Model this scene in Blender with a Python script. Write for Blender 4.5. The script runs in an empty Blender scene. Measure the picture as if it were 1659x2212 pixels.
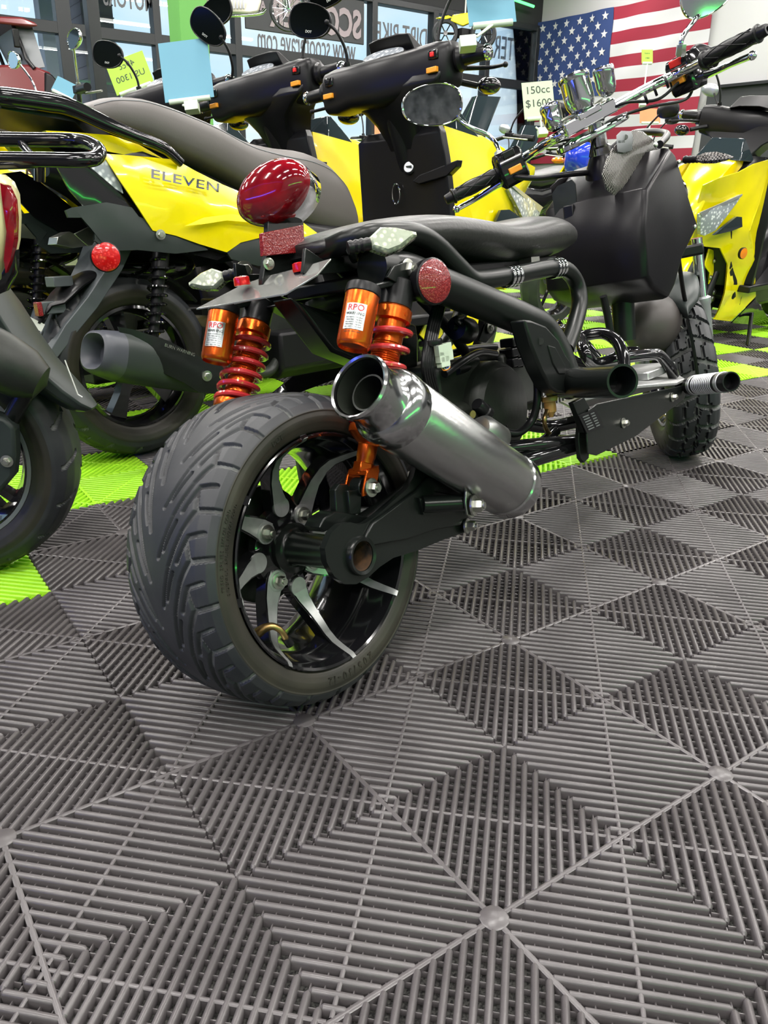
import bpy, bmesh, math, random
import numpy as np
from mathutils import Vector, Matrix
PI = math.pi
random.seed(4)
SC = bpy.context.scene
COL = SC.collection
# ------------------------------------------------------------------ camera
CAM_P = Vector((-0.45332, -0.42558, 0.69947))
CX = Vector((0.82003, -0.57200, 0.01881)); CY = Vector((-0.19965, -0.31671, -0.92727)); CZ = Vector((0.53636, 0.75664, -0.37392))
FPX = 1709.4
cam = bpy.data.cameras.new('camera'); camo = bpy.data.objects.new('camera', cam); COL.objects.link(camo)
cam.sensor_fit = 'HORIZONTAL'; cam.sensor_width = 36.0; cam.lens = FPX * 36.0 / 1659.0
cam.clip_start = 0.05; cam.clip_end = 200
camo.matrix_world = Matrix(((CX.x, -CY.x, -CZ.x, CAM_P.x), (CX.y, -CY.y, -CZ.y, CAM_P.y), (CX.z, -CY.z, -CZ.z, CAM_P.z), (0, 0, 0, 1)))
SC.camera = camo
# ------------------------------------------------------------------ world, exposure
SC.view_settings.view_transform = 'Standard'; SC.view_settings.look = 'None'
SC.view_settings.gamma = 1; SC.view_settings.use_curve_mapping = False
SC.view_settings.exposure = 0.0
SC.cycles.use_denoising = True
SC.cycles.max_bounces = 7; SC.cycles.diffuse_bounces = 3; SC.cycles.glossy_bounces = 4
SC.cycles.transmission_bounces = 5; SC.cycles.transparent_max_bounces = 8
SC.cycles.caustics_reflective = False; SC.cycles.caustics_refractive = False
SC.cycles.sample_clamp_indirect = 6.0
SC.cycles.use_adaptive_sampling = True; SC.cycles.adaptive_threshold = 0.02
LIGHT_W = 72.0        # one ceiling tube light
SKY = 1.25
w = bpy.data.worlds.new('sky'); SC.world = w; w.use_nodes = True
nt = w.node_tree; bgn = nt.nodes['Background']
tc = nt.nodes.new('ShaderNodeTexCoord'); mp = nt.nodes.new('ShaderNodeMapping'); nz = nt.nodes.new('ShaderNodeTexNoise'); cr = nt.nodes.new('ShaderNodeValToRGB')
mp.inputs['Scale'].default_value = (2.2, 2.2, 6.0)
nz.inputs['Scale'].default_value = 1.6; nz.inputs['Detail'].default_value = 6
cr.color_ramp.elements[0].position = 0.38; cr.color_ramp.elements[0].color = (0.50, 0.74, 0.98, 1)
cr.color_ramp.elements[1].position = 0.62; cr.color_ramp.elements[1].color = (0.86, 0.94, 1.0, 1)
nt.links.new(tc.outputs['Generated'], mp.inputs['Vector']); nt.links.new(mp.outputs['Vector'], nz.inputs['Vector'])
nt.links.new(nz.outputs['Fac'], cr.inputs['Fac']); nt.links.new(cr.outputs['Color'], bgn.inputs['Color'])
bgn.inputs['Strength'].default_value = SKY
# ------------------------------------------------------------------ materials
MATS = {}
def mat(name, col, rough=0.5, metal=0.0, noise=None, bump=None, coat=0, emit=None, trans=0, alpha=None, spec=None, ior=None):
    if name in MATS: return MATS[name]
    m = bpy.data.materials.new(name); m.use_nodes = True
    n = m.node_tree; b = n.nodes['Principled BSDF']
    b.inputs['Base Color'].default_value = (*col, 1); b.inputs['Roughness'].default_value = rough; b.inputs['Metallic'].default_value = metal
    if coat: b.inputs['Coat Weight'].default_value = coat; b.inputs['Coat Roughness'].default_value = 0.04
    if spec is not None: b.inputs['Specular IOR Level'].default_value = spec
    if ior: b.inputs['IOR'].default_value = ior
    if emit: b.inputs['Emission Color'].default_value = (*emit[:3], 1); b.inputs['Emission Strength'].default_value = emit[3]
    if trans: b.inputs['Transmission Weight'].default_value = trans
    if alpha is not None: b.inputs['Alpha'].default_value = alpha
    if noise or bump:
        t = n.nodes.new('ShaderNodeTexCoord')
    if noise:   # (scale, second colour, amount)
        x = n.nodes.new('ShaderNodeTexNoise'); x.inputs['Scale'].default_value = noise[0]; x.inputs['Detail'].default_value = 5
        r = n.nodes.new('ShaderNodeValToRGB'); r.color_ramp.elements[0].position = 0.5 - noise[2]; r.color_ramp.elements[1].position = 0.5 + noise[2]
        r.color_ramp.elements[0].color = (*col, 1); r.color_ramp.elements[1].color = (*noise[1], 1)
        n.links.new(t.outputs['Object'], x.inputs['Vector']); n.links.new(x.outputs['Fac'], r.inputs['Fac']); n.links.new(r.outputs['Color'], b.inputs['Base Color'])
    if bump:    # (scale, strength, distance)
        x = n.nodes.new('ShaderNodeTexNoise'); x.inputs['Scale'].default_value = bump[0]; x.inputs['Detail'].default_value = 3
        u = n.nodes.new('ShaderNodeBump'); u.inputs['Strength'].default_value = bump[1]; u.inputs['Distance'].default_value = bump[2]
        n.links.new(t.outputs['Object'], x.inputs['Vector']); n.links.new(x.outputs['Fac'], u.inputs['Height']); n.links.new(u.outputs['Normal'], b.inputs['Normal'])
    MATS[name] = m; return m
M = {}
M['rib'] = mat('black_tile', (0.066, 0.060, 0.062), 0.30, noise=(9, (0.108, 0.100, 0.102), 0.25), bump=(160, 0.25, 0.001))
M['ribg'] = mat('green_tile', (0.30, 0.66, 0.015), 0.42, noise=(6, (0.38, 0.72, 0.03), 0.3))
M['under'] = mat('black_subfloor', (0.004, 0.004, 0.004), 0.8, noise=(420, (0.06, 0.06, 0.055), 0.10), bump=(300, 0.6, 0.002))
M['underg'] = mat('green_subfloor', (0.13, 0.26, 0.01), 0.8, noise=(420, (0.2, 0.4, 0.02), 0.12))
M['tyre'] = mat('tyre_rubber', (0.018, 0.020, 0.024), 0.45, spec=.38, noise=(14, (0.038, 0.040, 0.043), 0.2), bump=(90, 0.2, 0.001))
M['tyreside'] = mat('tyre_sidewall', (0.016, 0.016, 0.014), 0.45, spec=.36, noise=(11, (0.040, 0.036, 0.027), 0.22), bump=(60, 0.15, 0.001))
M['groove'] = mat('dusty_groove', (0.03, 0.03, 0.03), 0.85, noise=(26, (0.13, 0.135, 0.13), 0.14))
M['gloss'] = mat('gloss_black', (0.006, 0.006, 0.007), 0.12, coat=0.5)
M['satin'] = mat('satin_black_paint', (0.007, 0.009, 0.008), 0.26, spec=.40, bump=(30, 0.06, 0.002))
M['frame'] = mat('matte_black_paint', (0.008, 0.010, 0.009), 0.32, spec=.34)
M['tub'] = mat('matte_black_plastic', (0.005, 0.0045, 0.006), 0.30, spec=.22, bump=(240, 0.12, 0.0008))
M['plast'] = mat('black_plastic', (0.008, 0.008, 0.009), 0.33, spec=.28)
M['grey'] = mat('grey_green_plastic', (0.026, 0.034, 0.032), 0.40, spec=.35)
M['greyp'] = mat('light_grey_plastic', (0.16, 0.17, 0.18), 0.45)
M['engine'] = mat('mottled_black', (0.008, 0.010, 0.008), 0.45, spec=.35, noise=(20, (0.022, 0.026, 0.020), 0.25), bump=(50, 0.3, 0.002))  # near-black with a random mottled tone and fine bumps
M['chrome'] = mat('chrome', (0.86, 0.87, 0.88), 0.05, 1.0)
M['dullchrome'] = mat('worn_chrome', (0.52, 0.53, 0.53), 0.17, 1.0, bump=(120, 0.08, 0.001))
M['steel'] = mat('zinc_steel', (0.55, 0.56, 0.50), 0.3, 1.0)
M['alu'] = mat('machined_aluminium', (0.66, 0.67, 0.66), 0.36, 0.75, noise=(70, (0.48, 0.49, 0.49), 0.3))
M['cast'] = mat('cast_aluminium', (0.35, 0.36, 0.35), 0.42, 1.0, bump=(90, 0.3, 0.001))
M['orange'] = mat('orange_anodised', (0.66, 0.105, 0.010), 0.27, 0.85)
M['spring'] = mat('red_spring_coat', (0.50, 0.03, 0.035), 0.22, coat=0.5)
M['redlens'] = mat('red_lens', (0.13, 0.002, 0.008), 0.10, coat=0.8, noise=(40, (0.28, 0.004, 0.010), 0.2))
M['shelf'] = mat('smoked_plate', (0.42, 0.43, 0.40), 0.16, 0.7)
M['amber'] = mat('amber_lens', (0.85, 0.25, 0.01), 0.15, coat=0.5)
M['orangebtn'] = mat('orange_button', (0.95, 0.36, 0.03), 0.35)
M['redbtn'] = mat('red_button', (0.75, 0.02, 0.02), 0.35)
M['clear'] = mat('clear_lens', (0.75, 0.80, 0.68), 0.12, coat=0.7)
M['leather'] = mat('black_vinyl', (0.022, 0.022, 0.021), 0.36, bump=(150, 0.35, 0.0015))
M['seat'] = mat('grey_seat_cover', (0.095, 0.085, 0.080), 0.5, bump=(300, 0.2, 0.0006))
M['yellow'] = mat('gloss_yellow_paint', (0.92, 0.76, 0.002), 0.20, coat=0.6)
M['blue'] = mat('gloss_blue_paint', (0.01, 0.04, 0.6), 0.2, coat=0.6)
M['redpaint'] = mat('gloss_red_paint', (0.13, 0.018, 0.02), 0.3, coat=0.3)
M['mirror'] = mat('mirror_glass', (0.62, 0.66, 0.66), 0.04, 1.0)
M['darkmirror'] = mat('tinted_mirror_glass', (0.05, 0.065, 0.06), 0.05, 1.0)
M['glassdark'] = mat('dark_glass', (0.02, 0.03, 0.035), 0.05, coat=0.5)
M['silver'] = mat('silver_paint', (0.50, 0.52, 0.54), 0.3, 0.7)
M['white'] = mat('white_plastic', (0.72, 0.74, 0.70), 0.4)
M['clip'] = mat('pale_green_plastic', (0.62, 0.72, 0.58), 0.35)
M['wall'] = mat('white_wall_paint', (0.44, 0.44, 0.445), 0.7)
M['gwall'] = mat('grey_wall_paint', (0.20, 0.20, 0.21), 0.7)
M['dwall'] = mat('charcoal_wall_paint', (0.03, 0.032, 0.035), 0.6)
M['mull'] = mat('dark_bronze_frame', (0.020, 0.022, 0.024), 0.4, 0.3)
M['ceil'] = mat('black_ceiling', (0.012, 0.013, 0.014), 0.7)
M['greenpaint'] = mat('green_column_paint', (0.12, 0.36, 0.075), 0.6)
M['smudge'] = mat('smudged_mirror_glass', (0.16, 0.17, 0.17), 0.12, 0.9, noise=(38, (0.42, 0.43, 0.42), 0.14))
M['signgreen'] = mat('lime_card', (0.30, 0.52, 0.03), 0.6)
M['signblue'] = mat('sky_blue_card', (0.11, 0.30, 0.40), 0.6)
M['signpale'] = mat('pale_green_card', (0.42, 0.52, 0.36), 0.6)
M['signorange'] = mat('orange_card', (0.85, 0.22, 0.08), 0.6)
M['ink'] = mat('dark_ink', (0.02, 0.03, 0.02), 0.6)
M['letter'] = mat('window_lettering', (0.10, 0.10, 0.11), 0.6)
M['redcloth'] = mat('flag_red', (0.25, 0.012, 0.032), 0.8)
M['whitecloth'] = mat('flag_white', (0.52, 0.52, 0.54), 0.8)
M['bluecloth'] = mat('flag_blue', (0.018, 0.04, 0.14), 0.8)
M['led'] = mat('green_led', (0.05, 0.9, 0.1), 0.4, emit=(0.06, 1.0, 0.12, 5.0))
M['led2'] = mat('dim_green_led', (0.03, 0.3, 0.05), 0.4, emit=(0.06, 1.0, 0.12, 1.3))
M['ledb'] = mat('blue_led', (0.05, 0.1, 0.9), 0.4, emit=(0.05, 0.10, 1.0, 2.0))
M['tube'] = mat('white_light_diffuser', (0.9, 0.9, 0.9), 0.4, emit=(1.0, 0.97, 0.92, 11.0))
M['glass'] = None
M['brass'] = mat('brass', (0.45, 0.30, 0.12), 0.35, 1.0)
M['rust'] = mat('rusty_pipe', (0.10, 0.05, 0.02), 0.8, noise=(60, (0.015, 0.012, 0.010), 0.15))
M['canchrome'] = mat('gauge_chrome', (0.70, 0.71, 0.72), 0.12, 1.0)
M['grey2'] = mat('slate_plastic', (0.055, 0.06, 0.075), 0.42)
M['slategrey'] = mat('slate_grey_plastic', (0.085, 0.098, 0.105), 0.42)
M['dome'] = mat('dull_brown_grey_plastic', (0.075, 0.064, 0.062), 0.45, spec=.35)
M['filter'] = mat('amber_filter', (0.75, 0.38, 0.12), 0.3, coat=0.3)
M['label'] = mat('silver_label', (0.42, 0.46, 0.46), 0.3, 0.8)
M['redink'] = mat('red_ink', (0.70, 0.02, 0.03), 0.5)
M['cream'] = mat('cream_paint', (0.72, 0.66, 0.36), 0.25, coat=0.6)
M['brick'] = mat('outside_cladding', (0.30, 0.25, 0.27), 0.8)
M['concrete'] = mat('pale_soffit', (0.55, 0.55, 0.62), 0.8)
M['tarmac'] = mat('outside_paving', (0.45, 0.47, 0.46), 0.9)
M['sand'] = mat('pale_body_plastic', (0.55, 0.52, 0.42), 0.4)
M['grass'] = mat('outside_verge', (0.18, 0.32, 0.12), 0.9, noise=(3, (0.3, 0.42, 0.2), 0.3))
g = bpy.data.materials.new('window_glass'); g.use_nodes = True
n = g.node_tree; n.nodes.clear(); o_ = n.nodes.new('ShaderNodeOutputMaterial'); mx = n.nodes.new('ShaderNodeMixShader'); tr = n.nodes.new('ShaderNodeBsdfTransparent'); gl = n.nodes.new('ShaderNodeBsdfGlossy'); fr = n.nodes.new('ShaderNodeFresnel')
tr.inputs['Color'].default_value = (0.90, 0.95, 0.96, 1); gl.inputs['Roughness'].default_value = 0.0; fr.inputs['IOR'].default_value = 1.45
n.links.new(fr.outputs[0], mx.inputs[0]); n.links.new(tr.outputs[0], mx.inputs[1]); n.links.new(gl.outputs[0], mx.inputs[2]); n.links.new(mx.outputs[0], o_.inputs['Surface'])
M['glass'] = g
# clear plastic plate that reflects strongly
def carbon():
    m = mat('carbon_weave', (0.03, 0.03, 0.03), 0.22, coat=0.5); n = m.node_tree; b = n.nodes['Principled BSDF']
    t = n.nodes.new('ShaderNodeTexCoord'); c = n.nodes.new('ShaderNodeTexChecker'); c.inputs['Scale'].default_value = 260
    c.inputs['Color1'].default_value = (0.30, 0.28, 0.26, 1); c.inputs['Color2'].default_value = (0.012, 0.012, 0.012, 1)
    n.links.new(t.outputs['Object'], c.inputs['Vector']); n.links.new(c.outputs['Color'], b.inputs['Base Color']); return m
M['carbon'] = carbon()
def refl(name, c1, c2, sc):
    m = mat(name, c1, 0.18, coat=0.6); n = m.node_tree; b = n.nodes['Principled BSDF']
    t = n.nodes.new('ShaderNodeTexCoord'); c = n.nodes.new('ShaderNodeTexVoronoi'); c.inputs['Scale'].default_value = sc
    r = n.nodes.new('ShaderNodeValToRGB'); r.color_ramp.elements[0].color = (*c2, 1); r.color_ramp.elements[0].position = .1; r.color_ramp.elements[1].color = (*c1, 1); r.color_ramp.elements[1].position = .45
    u = n.nodes.new('ShaderNodeBump'); u.inputs['Strength'].default_value = .5; u.inputs['Distance'].default_value = .001
    n.links.new(t.outputs['Object'], c.inputs['Vector']); n.links.new(c.outputs['Distance'], r.inputs['Fac']); n.links.new(r.outputs['Color'], b.inputs['Base Color'])
    n.links.new(c.outputs['Distance'], u.inputs['Height']); n.links.new(u.outputs['Normal'], b.inputs['Normal']); return m
M['reflector'] = refl('red_reflector', (0.17, 0.006, 0.008), (0.42, 0.05, 0.045), 420)
M['ledlens'] = refl('led_lens', (0.42, 0.46, 0.36), (0.95, 1.0, 0.75), 130)
M['reflred'] = refl('bright_red_reflector', (0.50, 0.006, 0.006), (0.85, 0.05, 0.04), 150)
M['lamp'] = refl('faceted_lamp', (0.30, 0.33, 0.36), (0.95, 0.97, 1.0), 60)
def brushed():
    m = mat('brushed_steel', (0.50, 0.51, 0.50), 0.26, 1.0, bump=None); n = m.node_tree; b = n.nodes['Principled BSDF']
    t = n.nodes.new('ShaderNodeTexCoord'); mp = n.nodes.new('ShaderNodeMapping'); x = n.nodes.new('ShaderNodeTexNoise')
    mp.inputs['Scale'].default_value = (10, 10, 1500); x.inputs['Scale'].default_value = 1.0; x.inputs['Detail'].default_value = 2
    u = n.nodes.new('ShaderNodeBump'); u.inputs['Strength'].default_value = .12; u.inputs['Distance'].default_value = .0006
    n.links.new(t.outputs['Object'], mp.inputs['Vector']); n.links.new(mp.outputs['Vector'], x.inputs['Vector']); n.links.new(x.outputs['Fac'], u.inputs['Height']); n.links.new(u.outputs['Normal'], b.inputs['Normal']); return m
M['brushed'] = brushed()
# ------------------------------------------------------------------ frames
class Fr:
    """a vehicle's own axes: x forward, y to its left, z up, origin where the rear tyre stands"""
    def __init__(s, o, yaw, lean):
        s.o = Vector(o)
        fx = Vector((math.cos(yaw), math.sin(yaw), 0)); ay = Vector((-math.sin(yaw) * math.cos(lean), math.cos(yaw) * math.cos(lean), math.sin(lean)))
        up = fx.cross(ay); s.ax = (fx, ay, up)
        s.M = Matrix(((fx.x, ay.x, up.x, s.o.x), (fx.y, ay.y, up.y, s.o.y), (fx.z, ay.z, up.z, s.o.z), (0, 0, 0, 1))); s.I = s.M.inverted()
    def P(s, u, v, y):
        """measured point: where the sight line through (u, v) of the photo meets the vehicle's own plane at side offset y"""
        d = CX * ((u - 829.5) / FPX) + CY * ((v - 1106) / FPX) + CZ
        n = s.ax[1]; p0 = s.o + n * y; t = (p0 - CAM_P).dot(n) / d.dot(n)
        return s.I @ (CAM_P + d * t)
    def PX(s, u, v, x):
        d = CX * ((u - 829.5) / FPX) + CY * ((v - 1106) / FPX) + CZ
        n = s.ax[0]; p0 = s.o + n * x; t = (p0 - CAM_P).dot(n) / d.dot(n)
        return s.I @ (CAM_P + d * t)
def ray(u, v): return CX * ((u - 829.5) / FPX) + CY * ((v - 1106) / FPX) + CZ
def onplane(u, v, axis, val):
    d = ray(u, v); t = (val - CAM_P[axis]) / d[axis]; return CAM_P + d * t
W0 = Fr((0, 0, 0), 0, 0)
# ------------------------------------------------------------------ mesh builder
def V(*a): return Vector(a)
def frame_of(d):
    d = d.normalized(); a = Vector((0, 0, 1)) if abs(d.z) < .9 else Vector((1, 0, 0))
    x = d.cross(a).normalized(); return x, d.cross(x).normalized(), d
def smooth(pts, k=6, closed=False):
    pts = [Vector(p) for p in pts]; out = []; n = len(pts)
    rng = range(n if closed else n - 1)
    for i in rng:
        if closed: p0, p1, p2, p3 = pts[(i - 1) % n], pts[i], pts[(i + 1) % n], pts[(i + 2) % n]
        else: p1, p2 = pts[i], pts[i + 1]; p0 = pts[i - 1] if i else p1 * 2 - p2; p3 = pts[i + 2] if i + 2 < n else p2 * 2 - p1
        for j in range(k):
            t = j / k
            out.append(0.5 * ((2 * p1) + (p2 - p0) * t + (2 * p0 - 5 * p1 + 4 * p2 - p3) * t * t + (3 * p1 - p0 - 3 * p2 + p3) * t ** 3))
    if not closed: out.append(pts[-1])
    return out
class MB:
    def __init__(s): s.v = []; s.f = []; s.m = []; s.mi = 0
    def add(s, vs, fs):
        b = len(s.v); s.v += [tuple(v) for v in vs]; s.f += [tuple(b + i for i in f) for f in fs]; s.m += [s.mi] * len(fs); return s
    def use(s, i): s.mi = i; return s
    def box(s, c, size, ax=None):
        c = Vector(c); h = [x / 2 for x in size]; ax = ax or (V(1, 0, 0), V(0, 1, 0), V(0, 0, 1))
        vs = [c + ax[0] * (h[0] * i) + ax[1] * (h[1] * j) + ax[2] * (h[2] * k) for i in (-1, 1) for j in (-1, 1) for k in (-1, 1)]
        return s.add(vs, [(0, 1, 3, 2), (4, 6, 7, 5), (0, 4, 5, 1), (2, 3, 7, 6), (0, 2, 6, 4), (1, 5, 7, 3)])
    def rings(s, rs, cap=True, closed=False):
        n = len(rs[0]); vs = [p for r in rs for p in r]; fs = []
        k = len(rs)
        for i in range(k if closed else k - 1):
            for j in range(n):
                a = i * n + j; b = i * n + (j + 1) % n; c = ((i + 1) % k) * n + (j + 1) % n; d = ((i + 1) % k) * n + j
                fs.append((a, b, c, d))
        if cap and not closed: fs.append(tuple(range(n))[::-1]); fs.append(tuple((k - 1) * n + j for j in range(n)))
        return s.add(vs, fs)
    def tube(s, pts, r, n=12, cap=True, flat=1.0, closed=False, up=None):
        pts = [Vector(p) for p in pts]; k = len(pts); rs = r if isinstance(r, (list, tuple)) else [r] * k
        if len(rs) != k: rs = list(np.interp(np.linspace(0, 1, k), np.linspace(0, 1, len(rs)), rs))
        t0 = (pts[1] - pts[0]).normalized(); x = (up.cross(t0).normalized() if up is not None else frame_of(t0)[0]); rings = []
        for i in range(k):
            if closed: t = pts[(i + 1) % k] - pts[i - 1]
            else: t = pts[min(i + 1, k - 1)] - pts[max(i - 1, 0)]
            t = t.normalized()
            if up is not None: x = up.cross(t).normalized()
            else: x = (x - t * x.dot(t)).normalized()
            y = t.cross(x)
            rings.append([pts[i] + x * (math.cos(a) * rs[i]) + y * (math.sin(a) * rs[i] * flat) for a in [2 * PI * j / n for j in range(n)]])
        return s.rings(rings, cap, closed)
    def cyl(s, a, b, r, n=24, r2=None): return s.tube([a, b], [r, r if r2 is None else r2], n)
    def lathe(s, c, axis, prof, n=32, cap=True, closed=False):
        c = Vector(c); x, y, z = frame_of(Vector(axis))
        return s.rings([[c + z * h + (x * math.cos(a) + y * math.sin(a)) * r for a in [2 * PI * j / n for j in range(n)]] for r, h in prof], cap, closed)
    def prism(s, pts, vec, both=True):
        pts = [Vector(p) for p in pts]; vec = Vector(vec); n = len(pts)
        return s.add(pts + [p + vec for p in pts], [tuple(range(n))[::-1], tuple(range(n, 2 * n))] + [(i, (i + 1) % n, n + (i + 1) % n, n + i) for i in range(n)])
    def ell(s, c, r, n=20, ax=None):
        c = Vector(c); ax = ax or (V(1, 0, 0), V(0, 1, 0), V(0, 0, 1)); rr = []
        for i in range(1, n // 2):
            t = PI * i / (n // 2); rr.append([c + ax[0] * (r[0] * math.sin(t) * math.cos(a)) + ax[1] * (r[1] * math.sin(t) * math.sin(a)) + ax[2] * (r[2] * math.cos(t)) for a in [2 * PI * j / n for j in range(n)]])
        return s.rings(rr, True)
    def sup(s, sect, n=28, cap=True):
        """superellipse sections along x: (x, yc, zc, half y, half z, power)"""
        rr = []
        for x, yc, zc, a, b, p in sect:
            ring = []
            for j in range(n):
                t = 2 * PI * j / n; c, q = math.cos(t), math.sin(t)
                ring.append(V(x, yc + a * math.copysign(abs(c) ** (2 / p), c), zc + b * math.copysign(abs(q) ** (2 / p), q)))
            rr.append(ring)
        return s.rings(rr, cap)
    def coil(s, a, b, R, r, turns, n=8, seg=20):
        a = Vector(a); b = Vector(b); x, y, z = frame_of(b - a); k = int(turns * seg)
        return s.tube([a + (b - a) * (i / k) + (x * math.cos(2 * PI * i / seg) + y * math.sin(2 * PI * i / seg)) * R for i in range(k + 1)], r, n)
    def bolt(s, c, axis, r=.009, h=.008, washer=True):
        c = Vector(c); a = Vector(axis).normalized()
        if washer: s.lathe(c, a, [(r * 1.55, 0), (r * 1.55, h * .25), (r * 1.2, h * .3)], 20)
        s.lathe(c + a * h * .3, a, [(r, 0), (r, h * .8), (r * .85, h)], 6)
        s.lathe(c + a * h * 1.2, a, [(r * .5, 0), (r * .5, h * .35)], 12); return s
    def panel(s, out, bulge=0.0, thick=.004, dirn=-1, cuts=5):
        """closed outline of 3D points spanning mainly x and z, puffed towards dirn*y"""
        out = [Vector(p) for p in out]
        bm = bmesh.new(); vs = [bm.verts.new((p.x, 0, p.z)) for p in out]; f = bm.faces.new(vs)
        bmesh.ops.triangulate(bm, faces=[f])
        for _ in range(cuts):
            es = [e for e in bm.edges if e.calc_length() > .05]
            if not es: break
            bmesh.ops.subdivide_edges(bm, edges=es, cuts=1, use_grid_fill=False); bmesh.ops.triangulate(bm, faces=bm.faces[:])
            bmesh.ops.beautify_fill(bm, faces=bm.faces[:], edges=[e for e in bm.edges if not e.is_boundary])
        bm.verts.index_update(); n = len(out); size = max((out[i] - out[j]).length for i in range(n) for j in range(i)) * .28
        pos = []
        for v in bm.verts:
            q = v.co; wsum = 0; ys = 0; dmin = 9
            for i in range(n):
                a, b = out[i], out[(i + 1) % n]; ax, az, bx, bz = a.x, a.z, b.x, b.z
                L = (bx - ax) ** 2 + (bz - az) ** 2; t = 0 if L == 0 else max(0, min(1, ((q.x - ax) * (bx - ax) + (q.z - az) * (bz - az)) / L))
                d = math.hypot(q.x - ax - t * (bx - ax), q.z - az - t * (bz - az)); y = a.y + t * (b.y - a.y)
                ww = 1 / (d + 1e-5) ** 1.5; wsum += ww; ys += ww * y; dmin = min(dmin, d)
            k = min(1, dmin / size); pos.append(V(q.x, ys / wsum + dirn * bulge * (1 - (1 - k) ** 2), q.z))
        fs = [tuple(v.index for v in f.verts) for f in bm.faces]; be = [tuple(v.index for v in e.verts) for e in bm.edges if e.is_boundary]
        bm.free(); N = len(pos); off = V(0, -dirn * thick, 0)
        s.add(pos + [p + off for p in pos], fs + [tuple(N + i for i in f)[::-1] for f in fs] + [(a, b, N + b, N + a) for a, b in be])
        return s
    def text(s, body, M4, size=.05, ext=.001, align='LEFT', spacing=1.0, bold=0.0):
        c = bpy.data.curves.new('t', 'FONT'); c.body = body; c.size = size; c.extrude = ext; c.align_x = align; c.space_character = spacing; c.resolution_u = 3; c.offset = bold
        o = bpy.data.objects.new('t', c); COL.objects.link(o); dg = bpy.context.evaluated_depsgraph_get(); me = o.evaluated_get(dg).to_mesh()
        s.add([M4 @ v.co for v in me.vertices], [tuple(p.vertices) for p in me.polygons]); o.evaluated_get(dg).to_mesh_clear()
        bpy.data.objects.remove(o); bpy.data.curves.remove(c); return s
    def mirror(s):
        b = len(s.v); s.v += [(x, -y, z) for x, y, z in s.v]; s.f += [tuple(b + i for i in f)[::-1] for f in s.f]; s.m += s.m[:]; return s
    def build(s, name, mats, parent=None, sharp=38, recalc=True, bevel=0):
        me = bpy.data.meshes.new(name); me.from_pydata(s.v, [], s.f)
        if recalc:
            bm = bmesh.new(); bm.from_mesh(me); bmesh.ops.recalc_face_normals(bm, faces=bm.faces[:]); bm.to_mesh(me); bm.free()
        mats = mats if isinstance(mats, (list, tuple)) else [mats]
        for m in mats: me.materials.append(M[m] if isinstance(m, str) else m)
        if len(mats) > 1: me.polygons.foreach_set('material_index', s.m)
        me.polygons.foreach_set('use_smooth', [True] * len(me.polygons)); me.set_sharp_from_angle(angle=math.radians(sharp))
        o = bpy.data.objects.new(name, me); COL.objects.link(o)
        if parent is not None: o.parent = parent
        if bevel:
            md = o.modifiers.new('b', 'BEVEL'); md.width = bevel; md.segments = 2; md.limit_method = 'ANGLE'; md.angle_limit = math.radians(40)
        return o
def ax3(t, up=V(0, 0, 1)):
    """axes with z along t"""
    t = Vector(t).normalized(); x = up.cross(t)
    x = V(1, 0, 0) if x.length < 1e-4 else x.normalized(); return x, t.cross(x), t
def M4(o, x, y, z=None):
    x = Vector(x).normalized(); y = Vector(y); y = (y - x * y.dot(x)).normalized(); z = x.cross(y)
    return Matrix(((x.x, y.x, z.x, o[0]), (x.y, y.y, z.y, o[1]), (x.z, y.z, z.z, o[2]), (0, 0, 0, 1)))
def tag(o, label, cat, group=None, kind=None):
    o['label'] = label; o['category'] = cat
    if group: o['group'] = group
    if kind: o['kind'] = kind
    return o
def struct(o): o['kind'] = 'structure'; return o
def root(name, fr, label, cat, group=None):
    o = bpy.data.objects.new(name, None); COL.objects.link(o); o.empty_display_size = .1
    o.matrix_world = fr.M if isinstance(fr, Fr) else fr
    return tag(o, label, cat, group)
def copy_tree(o, parent=None):
    c = o.copy(); COL.objects.link(c); c.parent = parent
    for ch in list(o.children): copy_tree(ch, c)
    return c
def lab(o, l): o['label'] = l; return o
# ================================================================== FLOOR
U = .2; DG = U * math.sqrt(2); NR = 20; SP = DG / NR
def is_green(ti, tj):
    return (tj >= 3 and ti <= 3 and (ti + tj) % 2 == 0) or (tj >= 4 and ti >= 4 and (ti + tj) % 2 == 1)
fb = MB(); sub = MB()
S2 = math.sqrt(.5)
camxy = V(CAM_P.x, CAM_P.y, 0)
def bar(mb, a, b, wd, z0, z1, rnd, ends=False):
    d = (b - a); L = d.length
    if L < .004: return
    d.normalize(); nrm = V(-d.y, d.x, 0)
    if rnd: pr = [(-wd / 2, z0), (-wd / 2, z1 - .0030), (-wd * .36, z1 - .0010), (-wd * .14, z1), (wd * .14, z1), (wd * .36, z1 - .0010), (wd / 2, z1 - .0030), (wd / 2, z0)]
    else: pr = [(-wd / 2, z0), (-wd * .42, z1 - .001), (-wd * .15, z1), (wd * .15, z1), (wd * .42, z1 - .001), (wd / 2, z0)]
    vs = []; k = len(pr)
    for e, q in ((0, a), (1, b)):
        for x, z in pr: vs.append((q.x + nrm.x * x, q.y + nrm.y * x, z))
    fs = [(i, i + 1, k + i + 1, k + i) for i in range(k - 1)]
    if rnd:
        for e, q, sg in ((0, a, -1), (1, b, 1)):     # rounded nose
            b0 = len(vs)
            for x, z in pr: vs.append((q.x + nrm.x * x * .55 + d.x * sg * wd * .42, q.y + nrm.y * x * .55 + d.y * sg * wd * .42, z - (.0022 if z > z0 else 0)))
            fs += [(e * k + i, e * k + i + 1, b0 + i + 1, b0 + i) for i in range(k - 1)] + [tuple(range(b0, b0 + k))]
    mb.add(vs, fs)
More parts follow.
